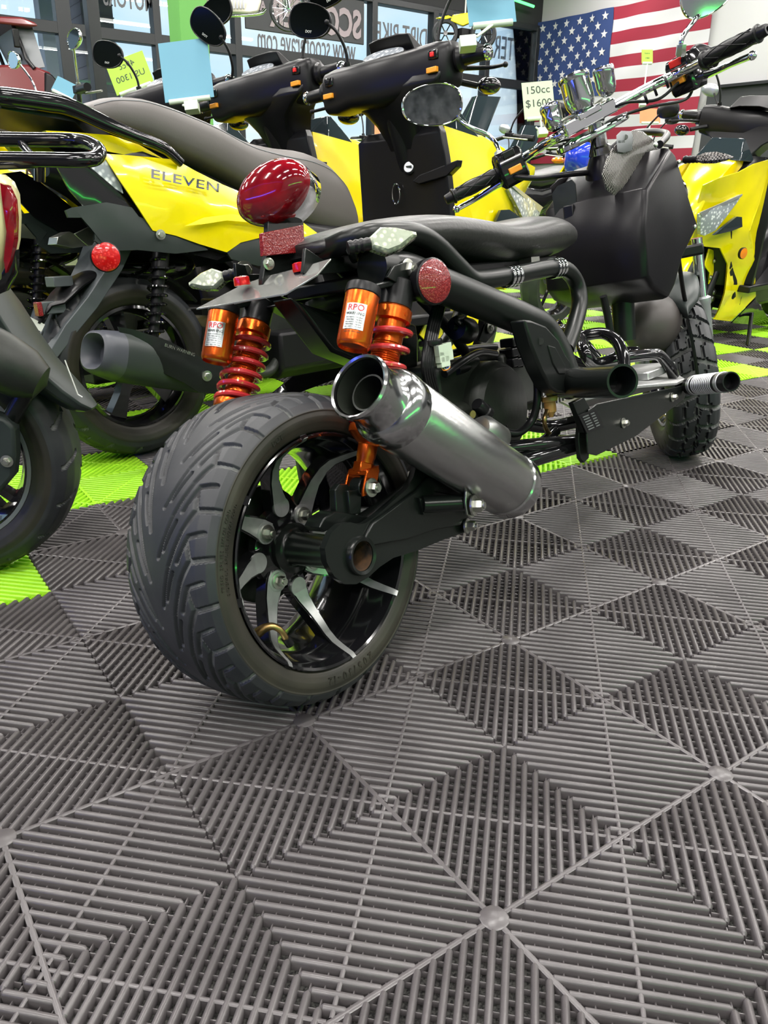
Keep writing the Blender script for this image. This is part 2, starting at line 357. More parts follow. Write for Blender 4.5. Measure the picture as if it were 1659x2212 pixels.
for i in range(-8, 44):
    for j in range(-4, 50):
        cx, cy = (i + .5) * U, (j + .5) * U
        dv = V(cx, cy, 0) - CAM_P; dep = dv.dot(CZ)
        if dep < .3: continue
        px = 829.5 + FPX * dv.dot(CX) / dep; py = 1106 + FPX * dv.dot(CY) / dep
        mg = FPX * .22 / dep
        if px < -mg - 60 or px > 1659 + mg + 60 or py > 2212 + mg + 60: continue
        dist = dep
        if dist > 9.5: continue
        near = dist < 2.3; mid = dist < 4.0
        ti, tj = math.floor((i + 1) / 2), math.floor((j + 1) / 2)
        gm = 1 if is_green(ti, tj) else 0
        fb.use(gm); sub.use(gm)
        par = (i + j) % 2 == 0
        d = V(S2, S2, 0) if par else V(S2, -S2, 0); nrm = V(-d.y, d.x, 0); c = V(cx, cy, 0)
        for k in range(-NR // 2 + 1, NR // 2):
            off = k * SP; hl = DG / 2 - abs(off) - .004
            bar(fb, c + nrm * off - d * hl, c + nrm * off + d * hl, .0078, -.013, 0.0, near)
        bar(fb, c - nrm * (DG / 2 - .004), c + nrm * (DG / 2 - .004), .0055, -.013, -.0006, False)
        # solid bars on inner edges of a tile (even lines)
        for (a, b, even) in ((V(i * U, j * U, 0), V(i * U, (j + 1) * U, 0), i % 2 == 0), (V(i * U, j * U, 0), V((i + 1) * U, j * U, 0), j % 2 == 0)):
            if even: bar(fb, a, b, .0075, -.013, -.0004, False)
        if i % 2 == 0 and j % 2 == 0:
            fb.lathe(V(i * U, j * U, -.012), V(0, 0, 1), [(.016, 0), (.016, .0112), (.0145, .0122)], 12)
        if near:
            for q in range(-9, 10):
                off = q * DG / 20; hl = DG / 2 - abs(off) - .002
                if hl > .01: bar(sub, c + d * off - nrm * hl, c + d * off + nrm * hl, .0028, -.013, -.0068, False)
        elif mid:
            for q in range(-6, 7):
                off = q * DG / 14; hl = DG / 2 - abs(off) - .002
                if hl > .01: bar(sub, c + d * off - nrm * hl, c + d * off + nrm * hl, .0034, -.013, -.0068, False)
flo = fb.build('floor', ['rib', 'ribg'], recalc=False, sharp=50); struct(flo)
fs_ = sub.build('floor_grid', ['rib', 'ribg'], parent=flo, recalc=False)
base = MB()
for i in range(-30, 60, 2):
    for j in range(-26, 52, 2):
        x0, y0 = (i - 1) * U, (j - 1) * U
        if not (-6.2 < x0 < 9.9 and -5.2 < y0 < 10.15): continue
        base.use(1 if is_green(i // 2, j // 2) else 0)
        base.add([(x0, y0, -.0135), (x0 + 2 * U, y0, -.0135), (x0 + 2 * U, y0 + 2 * U, -.0135), (x0, y0 + 2 * U, -.0135)], [(0, 1, 2, 3)])
base.build('floor_base', ['under', 'underg'], parent=flo, recalc=False)
# ================================================================== ROOM
YW = 10.2; XW = 9.95; ZC = 4.15
struct(MB().box((2, 2.45, ZC + .05), (16.2, 15.6, .1)).build('ceiling', 'ceil'))
struct(MB().box((XW + .06, 2.45, 2.07), (.12, 15.6, 4.2)).build('wall_right', 'wall'))
struct(MB().box((2, -5.35, 2.07), (16.2, .12, 4.2)).build('wall_back', 'gwall'))
struct(MB().box((-6.1, 2.45, 2.07), (.12, 15.6, 4.2)).build('wall_left', 'dwall'))
# dark lower half of the right wall: measured lower edge of the white part
zb = onplane(1600, 184, 0, XW - .03).z
yb = onplane(1532, 195, 0, XW - .03).y
struct(MB().box((XW - .03, (yb - 5.3) / 2, zb / 2), (.06, yb + 5.3, zb)).build('trim_1', 'dwall', bevel=.004))
struct(MB().box((XW - .07, (yb - 5.3) / 2, zb), (.10, yb + 5.3, .035)).build('trim_2', 'mull'))
# storefront
def wx(u, v=150): return onplane(u, v, 1, YW).x
ZT = onplane(600, 120, 1, YW).z      # transom height
ZH = onplane(930, 22, 1, YW).z       # head height
X0 = -6.0
hd = MB(); hd.box(((X0 + XW) / 2, YW + .12, (ZH + ZC) / 2), (XW - X0, .3, ZC - ZH)); struct(hd.build('wall_front', 'ceil'))
mu = MB()
mu.box(((X0 + XW) / 2, YW, ZT), (XW - X0, .14, .12)); mu.box(((X0 + XW) / 2, YW, ZH), (XW - X0, .14, .08)); mu.box(((X0 + XW) / 2, YW, .12), (XW - X0, .14, .24))
cols = [(-520, .1), (-250, .1), (147, .16), (343, .09), (513, .09), (803, .09), (932, .09), (1046, .09)]
for u, wd in cols: mu.box((wx(u), YW, ZH / 2), (wd, .15, ZH))
mu.box((wx(662), YW, ZT / 2), (.16, .13, ZT)); mu.box((wx(1152), YW, ZH / 2), (.10, .15, ZH))
struct(mu.build('window_1_frame', 'mull', bevel=.005))
edges = [X0] + [wx(u) for u, _ in cols] + [XW]
for k in range(len(edges) - 1):
    a, b = edges[k], edges[k + 1]
    struct(MB().box(((a + b) / 2, YW, (ZH + .2) / 2), (b - a - .02, .012, ZH - .2)).build('window_%d' % (k + 2), 'glass'))
# outside: paving, verge, soffit, cladding pier, white post
struct(MB().box((4, YW + 20.3, -.05), (90, 40, .08)).build('ground_outside', 'tarmac'))
struct(MB().box((4, YW + 24, .3), (60, 8, .9)).build('verge_outside', 'grass'))
struct(MB().box(((X0 + 5.2) / 2, YW + 2.2, 3.75), (5.2 - X0 + 2, 4.0, .25)).build('soffit_outside', 'concrete'))
pa = onplane(185, 120, 1, YW + 2.6); pb = onplane(252, 120, 1, YW + 2.6)
cl = MB(); cl.box(((pa.x + pb.x) / 2, YW + 2.9, 1.8), (pb.x - pa.x, .6, 3.6))
for k in range(22): cl.box(((pa.x + pb.x) / 2, YW + 2.9, .1 + k * .16), (pb.x - pa.x + .02, .63, .012))
struct(cl.build('pillar_outside', 'brick'))
pw = onplane(118, 120, 1, YW + 2.6)
struct(MB().box((pw.x, YW + 2.7, 1.8), (.28, .28, 3.6)).build('post_outside', 'concrete'))
# inner dark post and green column
gp = onplane(207, 120, 1, 8.6)
struct(MB().box((gp.x, 8.6, ZC / 2), (.115, .14, ZC)).build('pillar_1', 'mull', bevel=.004))
g2 = onplane(413, 150, 1, 6.6)
gc = MB(); gc.box((g2.x, 6.6, ZC / 2), (.24, .24, ZC)); struct(gc.build('pillar_2', 'greenpaint', bevel=.006))
# LED lines where wall and ceiling meet
def led(name, a, b, m, r=.012):
    o = MB().tube([a, b], r, 8).build(name, m); tag(o, '', 'led strip'); return o
l1 = led('led_strip', onplane(1090, -8, 1, YW - .2), onplane(1153, 14, 1, YW - .2), 'led', .02)
tag(l1, 'green glowing strip along the dark bulkhead beside the flag', 'led strip')
l2 = led('led_strip', (-5.9, -5.15, 3.5), (9.7, -5.15, 3.5), 'led2', .03)
tag(l2, 'green glowing strip high on the wall behind the camera', 'led strip')
l3 = led('led_strip', (-5.95, -5.0, 3.3), (-5.95, 6, 3.3), 'ledb', .03)
tag(l3, 'blue glowing strip high on the left hand wall', 'led strip')
def area(name, loc, rot, sx, sy, e, col, parent=None):
    l = bpy.data.lights.new(name, 'AREA'); l.shape = 'RECTANGLE'; l.size = sx; l.size_y = sy; l.energy = e; l.color = col
    o = bpy.data.objects.new(name, l); COL.objects.link(o); o.location = loc; o.rotation_euler = rot
    if parent: o.parent = parent
    return o
area('led_glow', (1.5, -5.0, 1.0), (math.radians(90), 0, 0), 8, .10, 42, (.06, 1.0, .12))
area('led_glow_blue', (-5.8, .5, 1.2), (math.radians(90), 0, math.radians(-90)), 6, .10, 45, (.05, .09, 1.0))
# ceiling tube lights, each with its own light
k = 0
for lx in (-4.2, -1.6, 1.0, 3.6, 6.2, 8.6):
    for ly in (-3.6, -1.2, 1.2, 3.6, 6.0, 8.4):
        r_ = bpy.data.objects.new('ceiling_light', None); COL.objects.link(r_); r_.location = (lx, ly, ZC - .12)
        tag(r_, 'long white ceiling tube light in a row under the black ceiling', 'ceiling light', 'tube lights in rows under the ceiling')
        MB().box((0, 0, .05), (1.5, .16, .06)).build('housing', 'white', r_)
        MB().box((0, 0, 0), (1.44, .12, .03)).build('diffuser', 'tube', r_)
        area('lamp', (0, 0, -.03), (0, 0, 0), 1.44, .12, LIGHT_W, (1.0, .96, .92), r_)
# flag on the right wall: 13 stripes, blue canton with stars, soft folds
tl = onplane(1170, -40, 0, XW - .05); br = onplane(1506, 346, 0, XW - .05)
fy0, fy1 = tl.y, onplane(1534, 60, 0, XW - .05).y
fz0 = br.z; sz = (onplane(1535, 52, 0, XW - .05).z - onplane(1531, 82, 0, XW - .05).z); FH = sz * 13 * 1.0
fr_ = bpy.data.objects.new('flag', None); COL.objects.link(fr_)
tag(fr_, 'american flag with red and white stripes hung on the white wall', 'flag')
def fxy(y, z): return XW - .045 + .016 * math.sin(y * 9 + z * 2.1) + .010 * math.sin(z * 11 + y * 5)
def cloth(y0, y1, z0, z1, name, m, off=0):
    mb = MB(); ny, nz_ = 40, 6; vs = []; fs = []
    for a in range(ny + 1):
        for b in range(nz_ + 1):
            y = y0 + (y1 - y0) * a / ny; z = z0 + (z1 - z0) * b / nz_; vs.append((fxy(y, z) - off, y, z))
    n_ = len(vs); vs += [(x + .003, y, z) for x, y, z in vs]
    for a in range(ny):
        for b in range(nz_):
            q = a * (nz_ + 1) + b; f_ = (q, q + 1, q + nz_ + 2, q + nz_ + 1); fs += [f_, tuple(n_ + t for t in f_)[::-1]]
    return mb.add(vs, fs).build(name, m, fr_, recalc=False)
red = 1
for s_ in range(13):
    cloth(fy1, fy0, fz0 + FH - (s_ + 1) * sz, fz0 + FH - s_ * sz, 'red_stripe' if red else 'white_stripe', 'redcloth' if red else 'whitecloth'); red = 1 - red
cy1 = onplane(1318, 100, 0, XW - .05).y
cz0 = fz0 + FH - 7 * sz
cloth(cy1, fy0, cz0 - .02, fz0 + FH, 'canton', 'bluecloth', .014)
st = MB()
for r in range(9):
    for c in range(6 if r % 2 == 0 else 5):
        y = fy0 + (cy1 - fy0) * ((c * 2 + 1 + (r % 2)) / 12); z = fz0 + FH - (fz0 + FH - cz0) * ((r + .8) / 9.6); R_ = .062
        pts = []
        for q in range(10):
            a = PI / 2 + q * PI / 5; rr = R_ if q % 2 == 0 else R_ * .42; yy = y + rr * math.cos(a); zz = z + rr * math.sin(a); pts.append((fxy(yy, zz) - .022, yy, zz))
        b0 = len(st.v); cx_ = (fxy(y, z) - .0225, y, z); st.add(pts + [cx_], [(q, (q + 1) % 10, 10) for q in range(10)])
st.build('stars', 'whitecloth', fr_, recalc=False)
# lettering on the glass, readable from outside
def wtext(body, u0, v0, u1, v1, m='letter', bold=0, name='window_lettering', label='', yy=YW - .02, hfac=1.0):
    """u0..u1 span seen from inside (reads right to left), v0 top v1 bottom at the middle"""
    a = onplane(u0, (v0 + v1) / 2, 1, yy); b = onplane(u1, (v0 + v1) / 2, 1, yy); um = (u0 + u1) / 2
    ht = (onplane(um, v0, 1, yy).z - onplane(um, v1, 1, yy).z) * hfac; zc = (onplane(um, v0, 1, yy).z + onplane(um, v1, 1, yy).z) / 2
    mb = MB().text(body, Matrix.Identity(4), 1.0, .004, bold=bold)
    xs = [v[0] for v in mb.v]; ys = [v[1] for v in mb.v]; sx = (b.x - a.x) / (max(xs) - min(xs)); sy = ht / (max(ys) - min(ys)); mx_ = min(xs); my = (max(ys) + min(ys)) / 2
    mb.v = [(b.x - (x - mx_) * sx, yy + z_, zc + (y - my) * sy) for x, y, z_ in mb.v]
    o = mb.build(name, m); tag(o, label, 'lettering'); return o
wtext('MOTORS', 222, -26, 330, 19, bold=.01, label='grey MOTORS lettering on the upper glass beside the green column')
wtext('E', 362, -22, 381, 26, bold=.02, label='single grey letter E on the glass beside the green column')
wtext('E', 468, 8, 488, 42, bold=.02, label='single grey letter E on the glass under the hanging moped')
wtext('www.scooterave.com', 557, 80, 768, 124, label='www.scooterave.com lettering across the wide window pane')
wtext('DIRT BIKE', 812, 54, 922, 100, label='DIRT BIKE lettering on the upper window glass')
wtext('SCOOTER', 1066, 84, 1180, 134, yy=YW + .02, label='SCOOTER lettering on the glass beside the flag')
# dark shop sign board on the wide pane
sg = bpy.data.objects.new('window_sign', None); COL.objects.link(sg); tag(sg, 'dark rectangular sign board with reversed pale shop letters on the window', 'sign')
a = onplane(528, 30, 1, YW - .04); b = onplane(786, 60, 1, YW - .04); z0 = onplane(660, 80, 1, YW - .04).z; z1 = onplane(660, -20, 1, YW - .04).z
MB().box(((a.x + b.x) / 2, YW - .04, (z0 + z1) / 2), (b.x - a.x, .02, z1 - z0)).build('board', 'dwall', sg, bevel=.03)
o = wtext('SCOOTER', 582, 6, 780, 72, m='brick', bold=.035, yy=YW - .058); o.parent = sg; o.name = 'letters'
for kk in ('label', 'category'): del o[kk]
o = wtext('AVE', 540, 0, 575, 22, m='brick', bold=.03, yy=YW - .058); o.parent = sg; o.name = 'letters'
for kk in ('label', 'category'): del o[kk]
# ================================================================== WHEELS
def wheel_tyre(parent, c, ax, fw, up, prof, groove=None, nU=700, pitch=20, name='tyre', mats=('tyre', 'tyreside', 'groove'), tread_w=.09, depth=.005, rmin=0, fine=.0028):
    """prof: list of (y, r) over one half, centre to bead. groove(u, t): 0..1 depth, u in pitches, t metres across"""
    c = Vector(c); A = Vector(ax); Fw = Vector(fw); Up = Vector(up)
    full = [(-y, r) for y, r in prof[::-1] if y > 0] + prof
    ys = [full[0]];
    for (y0, r0), (y1, r1) in zip(full, full[1:]):
        L = math.hypot(y1 - y0, r1 - r0); k = max(1, int(L / (fine if groove and min(abs(y0), abs(y1)) < tread_w else .012)))
        for q in range(1, k + 1): ys.append((y0 + (y1 - y0) * q / k, r0 + (r1 - r0) * q / k))
    nV = len(ys); Y = np.array([y for y, r in ys]); Rr = np.array([r for y, r in ys])
    th = np.linspace(0, 2 * PI, nU, endpoint=False)
    g = np.zeros((nU, nV))
    if groove is not None:
        u = th / (2 * PI) * pitch
        g = groove(u[:, None] + 0 * Y[None, :], Y[None, :] + 0 * u[:, None]); g = g * (np.abs(Y)[None, :] < tread_w + .004) * (Rr[None, :] > rmin)
    rad = Rr[None, :] - g * depth
    cs, sn = np.cos(th)[:, None], np.sin(th)[:, None]
    pts = [c[i] + A[i] * Y[None, :] + rad * (Fw[i] * cs + Up[i] * sn) for i in range(3)]
    vs = np.stack(pts, -1).reshape(-1, 3)
    ii = np.arange(nU)[:, None]; jj = np.arange(nV - 1)[None, :]; i2 = (ii + 1) % nU
    fs = np.stack([ii * nV + jj, i2 * nV + jj, i2 * nV + jj + 1, ii * nV + jj + 1], -1).reshape(-1, 4)
    gm = (g[:, :-1] + g[:, 1:]) / 2; side = ((Rr[:-1] + Rr[1:]) / 2 < rmin)[None, :] + 0 * gm
    mi = np.where(gm > .85, 2, np.where(side > 0, 1, 0)).astype(int).reshape(-1)
    me = bpy.data.meshes.new(name); me.from_pydata(vs.tolist(), [], fs.tolist())
    bm = bmesh.new(); bm.from_mesh(me); bmesh.ops.recalc_face_normals(bm, faces=bm.faces[:]); bm.to_mesh(me); bm.free()
    for m in mats: me.materials.append(M[m])
    me.polygons.foreach_set('material_index', mi.tolist()); me.polygons.foreach_set('use_smooth', [True] * len(me.polygons)); me.set_sharp_from_angle(angle=math.radians(40))
    o = bpy.data.objects.new(name, me); COL.objects.link(o); o.parent = parent; return o
def seg_groove(segs, pitchlen, mirror_shift=.5):
    """segs: (u0,t0,u1,t1,width) u in pitches, t metres from centre (abs); other side shifted"""
    def f(u, y):
        t = np.abs(y); uu = u + np.where(y < 0, 0, mirror_shift); out = np.zeros_like(u)
        for (u0, t0, u1, t1, wd) in segs:
            for k in range(-2, 3):
                x = (uu % 1.0) + k; ax_ = (x - u0) * pitchlen; ay_ = t - t0; bx = (u1 - u0) * pitchlen; by = t1 - t0
                L2 = bx * bx + by * by; s_ = np.clip((ax_ * bx + ay_ * by) / L2, 0, 1); d = np.hypot(ax_ - s_ * bx, ay_ - s_ * by)
                out = np.maximum(out, np.clip((wd / 2 + .0016 - d) / .0026, 0, 1))
        return out
    return f
def ringtext(mb, body, c, A, Fw, Up, y, r, a0, size, ext=.0012, inward=False):
    """raised letters around a wheel face, tops pointing outward, running clockwise seen from the right hand side"""
    c = Vector(c); ang = a0
    for ch in body:
        if ch != ' ':
            rd = Fw * math.cos(ang) + Up * math.sin(ang); tg = (Fw * math.sin(ang) - Up * math.cos(ang))
            mb.text(ch, M4(c + A * y + rd * r, tg, rd), size, ext, 'CENTER')
        ang -= size * (.72 if ch not in '1/-I' else .5) / r
# ================================================================== STRETCHED CUSTOM SCOOTER
B = Fr((.0512, .470, 0), .2772, -.2075); P = B.P
mad = root('custom_scooter', B, 'black stretched custom scooter with fat rear tyre and chrome muffler', 'scooter')
X, Yv, Z = V(1, 0, 0), V(0, 1, 0), V(0, 0, 1)
WC = V(0, 0, .2225)
L = 2 * PI * .2225 / 22
segs = [(0.0, .096, .10, .066, .0060), (.10, .066, .55, .050, .0056), (.55, .050, 1.25, .030, .0050), (1.25, .030, 2.1, .010, .0044), (.10, .066, -.30, .060, .0044),
        (.52, .080, .62, .062, .0050), (.62, .062, 1.15, .046, .0046), (.35, .038, .95, .020, .0038)]
prof = [(0, .2225), (.03, .2222), (.055, .2200), (.073, .2150), (.085, .2070), (.0905, .1985), (.0915, .1960), (.0908, .1945), (.0925, .188), (.0920, .181), (.0895, .1735), (.0875, .1690), (.0850, .1665), (.0800, .1655)]
wh = bpy.data.objects.new('rear_wheel', None); COL.objects.link(wh); wh.parent = mad
ty = wheel_tyre(wh, WC, Yv, X, Z, prof, seg_groove(segs, L), 1400, 22, tread_w=.0915, depth=.0044, rmin=.1975, fine=.0011)
tx = MB(); ringtext(tx, '205/30-12', WC, Yv, X, Z, -.0918, .1765, math.radians(-98 + 22), .0165)
tx.build('size_lettering', 'tyreside', wh, recalc=False); tx = MB(); ringtext(tx, 'TREAD 2PLIES NYLON CORD', WC, Yv, X, Z, -.0925, .1870, math.radians(176), .0062, .0006)
tx.build('tread_lettering', 'tyreside', wh, recalc=False); tx = MB(); ringtext(tx, 'SIDEWALL 2PLIES NYLON CORD', WC, Yv, X, Z, -.0925, .1800, math.radians(178), .0062, .0006)
tx.build('sidewall_lettering', 'tyreside', wh, recalc=False); tx = MB(); ringtext(tx, 'DOT', WC, Yv, X, Z, -.0920, .1790, math.radians(112), .010, .0008)
tx.build('approval_lettering', 'tyreside', wh, recalc=False)
rm = MB()
pr = [(.1660, -.0885), (.1640, -.0900), (.1605, -.0880), (.1570, -.0800), (.1545, -.0740), (.1535, -.066), (.1480, -.056), (.1440, -.040), (.1425, -.020), (.1415, .020), (.1430, .045), (.1500, .060), (.1560, .078), (.1620, .088), (.1660, .0885),
      (.1640, .080), (.1560, .060), (.1480, .040), (.1465, 0), (.1490, -.040), (.1540, -.056), (.1600, -.068), (.1620, -.080)]
rm.lathe(WC, Yv, pr, 96, cap=False, closed=True)
rm.lathe(WC, Yv, [(.020, -.012), (.050, -.006), (.060, -.002), (.062, .010), (.050, .03), (.020, .034)], 48)
rm.build('rim', 'gloss', wh, sharp=30)
# rib of the far side of the rim (brake drum, dark)
MB().lathe(WC, Yv, [(.03, .034), (.075, .038), (.088, .045), (.088, .085), (.05, .092), (.02, .1)], 48).build('brake_drum', 'engine', wh)
SPK = [(.030, -.004, 0), (.046, -.006, 0), (.062, -.007, 1.5), (.082, -.010, 4), (.102, -.016, 6.5), (.122, -.026, 7), (.136, -.037, 6), (.1455, -.052, 4.5), (.1525, -.068, 3.8), (.1590, -.0852, 3.2), (.1640, -.0908, 3)]
def spoke(a0, bolt):
    """one curved spoke: black body, machined face on top"""
    ws = [.020, .030, .029, .021, .0155, .013, .012, .0115, .0105, .0095, .0085] if not bolt else [.024, .031, .030, .024, .019, .016, .0145, .013, .0115, .010, .009]
    def rings(extra, dep, lift, i0=0):
        rs = []
        for i, (r, y, s_) in enumerate(SPK):
            if i < i0: continue
            a = math.radians(a0 + s_ - 3); rd = X * math.cos(a) + Z * math.sin(a); tg = -X * math.sin(a) + Z * math.cos(a)
            p = WC + rd * r + Yv * (y - lift); w_ = (ws[i] + extra) / 2
            j0 = SPK[max(i - 1, 0)]; j1 = SPK[min(i + 1, len(SPK) - 1)]; dr = j1[0] - j0[0]; dy = j1[1] - j0[1]; q = math.hypot(dr, dy); nb = (rd * dy * -1 + Yv * dr) / q
            dd = dep if i < 7 else dep * .45
            rs.append([p - tg * w_, p + tg * w_, p + tg * w_ * .9 + nb * dd, p - tg * w_ * .9 + nb * dd])
        return rs
    MB().rings(rings(.004, .020, 0)).build('spoke', 'gloss', wh, sharp=30)
    fc = MB(); fc.rings(rings(-.001, .0015, .0018, 1 if bolt else 2)); a = math.radians(a0)
    rc = .052; cc = WC + (X * math.cos(a) + Z * math.sin(a)) * rc + Yv * -.0074
    if not bolt:
        a = math.radians(a0 - 1.5); cc = WC + (X * math.cos(a) + Z * math.sin(a)) * .062 + Yv * -.0077; fc.lathe(cc, -Yv, [(.0145, -.001), (.0145, .0022)], 28)
    else:
        fc.lathe(cc, -Yv, [(.0160, -.001), (.0160, .0025), (.0145, .0028)], 28)
    o = fc.build('spoke_face', 'alu', wh, sharp=30); lab(o, 'machined silver spoke face')
    if bolt:
        MB().lathe(cc - Yv * .0030, -Yv, [(.0118, 0), (.0118, .0004)], 28).build('bolt_recess', 'engine', wh)
        o = MB().bolt(cc - Yv * .003, -Yv, .0078, .010).build('wheel_nut', 'steel', wh); lab(o, 'zinc hex nut')
for k in range(4): spoke(49 + 90 * k, True); spoke(94 + 90 * k, False)
# valve
vp = [P(556, 1368, -.035), P(571, 1357, -.045), P(590, 1353, -.055), P(606, 1362, -.06), P(617, 1378, -.06)]
MB().tube(smooth(vp, 5), [.0075, .0065, .005, .0045, .0045], 12).build('valve_stem', 'brass', wh)
MB().cyl(vp[-1], vp[-1] + (vp[-1] - vp[-2]).normalized() * .014, .0062, 16).build('valve_cap', 'plast', wh)
# axle tube and hub collar
ax_ = MB(); ax_.lathe(WC, -Yv, [(.028, .006), (.036, .010), (.037, .018), (.030, .020), (.0265, .022), (.0240, .026), (.0240, .112), (.0262, .116), (.0262, .135)], 40, cap=False)
ax_.build('axle_housing', 'satin', mad)
# swingarm end plate (outer)
def pl(pts, y): return [P(u, v, y) for u, v in pts]
so = pl([(716, 1150), (735, 1133), (757, 1128), (775, 1133), (790, 1130), (812, 1115), (846, 1085), (880, 1055), (893, 1030), (902, 995), (925, 985), (960, 1000), (1000, 1040), (1005, 1095), (1013, 1120), (1016, 1140), (1005, 1150), (960, 1165), (900, 1190), (850, 1205), (820, 1225), (795, 1248), (770, 1262), (745, 1262), (722, 1245), (706, 1215), (702, 1185)], -.145)
hole = [V(.0215 * math.cos(q * PI / 12 + 2.2), -.145, .2225 + .0215 * math.sin(q * PI / 12 + 2.2)) for q in range(25)]
_i = min(range(len(so)), key=lambda q: (so[q] - hole[0]).length)
so = so[:_i + 1] + (hole if sum((so[q].x * so[(q + 1) % len(so)].z - so[(q + 1) % len(so)].x * so[q].z) for q in range(len(so))) < 0 else hole[::-1]) + so[_i:]
sw = MB(); sw.prism(so, V(0, .010, 0)); sw.build('swingarm_plate', 'satin', mad)
so2 = pl([(806, 1130), (846, 1100), (900, 1060), (925, 1030), (935, 1032), (940, 1060), (990, 1070), (1005, 1125), (995, 1135), (940, 1145), (880, 1165), (800, 1180), (790, 1160)], -.150)
MB().prism(so2, V(0, .006, 0)).build('swingarm_rib', 'satin', mad, bevel=.002)
bo = MB(); bc = V(0, -.1315, .2225)
bo.lathe(bc, -Yv, [(.0205, .020), (.0250, .0215), (.0268, .018), (.0268, .0), (.0205, -.0), (.0205, .02)], 40, cap=False); bo.build('axle_end_ring', 'satin', mad)
MB().lathe(bc, -Yv, [(.0203, .018), (.0203, -.05), (.0, -.05)], 32, cap=False).build('axle_bore', 'rust', mad)
# inner swingarm legs reaching forward to the engine
am = MB(); am.tube(smooth([V(.03, -.10, .235), V(.12, -.105, .25), V(.25, -.10, .27), V(.42, -.08, .29)], 5), .021, 14)
am.tube(smooth([V(.0, .11, .2225), V(.15, .11, .24), V(.40, .09, .28)], 5), .022, 14); am.tube([V(.40, -.12, .285), V(.40, .12, .285)], .024, 14)
am.tube([V(0, .03, .2225), V(0, .125, .2225)], .03, 20)
am.build('swingarm', 'satin', mad)
# upright lug that holds the shock
lg = MB(); lo = pl([(724, 1058), (735, 1045), (752, 1046), (760, 1060), (768, 1075), (770, 1112), (757, 1128), (730, 1130), (726, 1098)], -.112); lg.prism(lo, V(0, .012, 0))
lc0 = P(778, 1052, -.114); lg.cyl(lc0 - Yv * .010, lc0 + Yv * .010, .0135, 24); lg.prism(pl([(752, 1060), (782, 1058), (780, 1110), (757, 1112)], -.118), V(0, .008, 0))
lg.prism(pl([(700, 1120), (725, 1105), (770, 1112), (800, 1118), (800, 1130), (775, 1134), (735, 1134), (700, 1150), (690, 1140)], -.118), V(0, .03, 0))
lg.build('shock_lug', 'satin', mad, bevel=.0015)
# muffler stay with its bolt
ms = MB(); ms.tube([P(912, 1090, -.15), P(1015, 1085, -.19)], .0125, 16); ms.prism(pl([(905, 1075), (925, 1085), (985, 1105), (975, 1112), (915, 1112)], -.155), V(0, .012, 0))
ms.build('muffler_stay', 'satin', mad)
tb = MB(); tb.prism(pl([(1008, 1045), (1060, 1048), (1052, 1070), (1036, 1090), (1032, 1110), (1020, 1120), (1010, 1112), (1006, 1085)], -.198), V(0, .004, 0)); tb.build('muffler_tab', 'steel', mad, bevel=.001)
MB().bolt(P(1022, 1092, -.200), V(.25, -1, 0), .010, .012).build('muffler_bolt', 'steel', mad)
MB().bolt(P(1007, 1136, -.15), V(.25, -1, 0), .008, .012).build('pivot_bolt', 'steel', mad)
# ---------------- muffler
m0, m1 = P(775, 835, -.195), P(1102, 1050, -.187)
md = (m1 - m0).normalized(); ML = (m1 - m0).length
mf = MB()
mf.lathe(m0, md, [(.0365, .030), (.0368, .004), (.0385, -.0015), (.0415, -.003), (.0435, .0005), (.0432, .006), (.0405, .011), (.0400, .040), (.0425, .046), (.0480, .050), (.0515, .057), (.0525, .066), (.0525, .074), (.0512, .078), (.0508, .086)], 64, cap=False)
mf.build('muffler_tip', 'dullchrome', mad, sharp=30)
MB().lathe(m0, md, [(.0362, .002), (.0358, .10)], 48, cap=False).build('muffler_lining', 'engine', mad)
ib = MB(); ib.lathe(m0 + md * .018, md, [(.0222, .08), (.0222, .0), (.0245, .0), (.0245, .08)], 40, cap=False); ib.lathe(m0 + md * .10, md, [(.0, 0), (.037, 0)], 40, cap=False); ib.build('muffler_baffle', 'engine', mad)
MB().lathe(m0, md, [(.0500, .086), (.0512, .088), (.0512, ML - .012), (.0500, ML - .008)], 72, cap=False).build('muffler_sleeve', 'brushed', mad)
MB().lathe(m0, md, [(.0505, ML - .020), (.0530, ML - .016), (.0530, ML + .004), (.049, ML + .012), (.040, ML + .026), (.020, ML + .03)], 64).build('muffler_end_cap', 'dullchrome', mad, sharp=30)
MB().tube(smooth([m1, m1 + md * .05 + V(0, .02, .0), V(.40, -.10, .20), V(.46, -.05, .24), V(.50, 0, .30)], 5), .017, 14).build('exhaust_pipe', 'cast', mad)
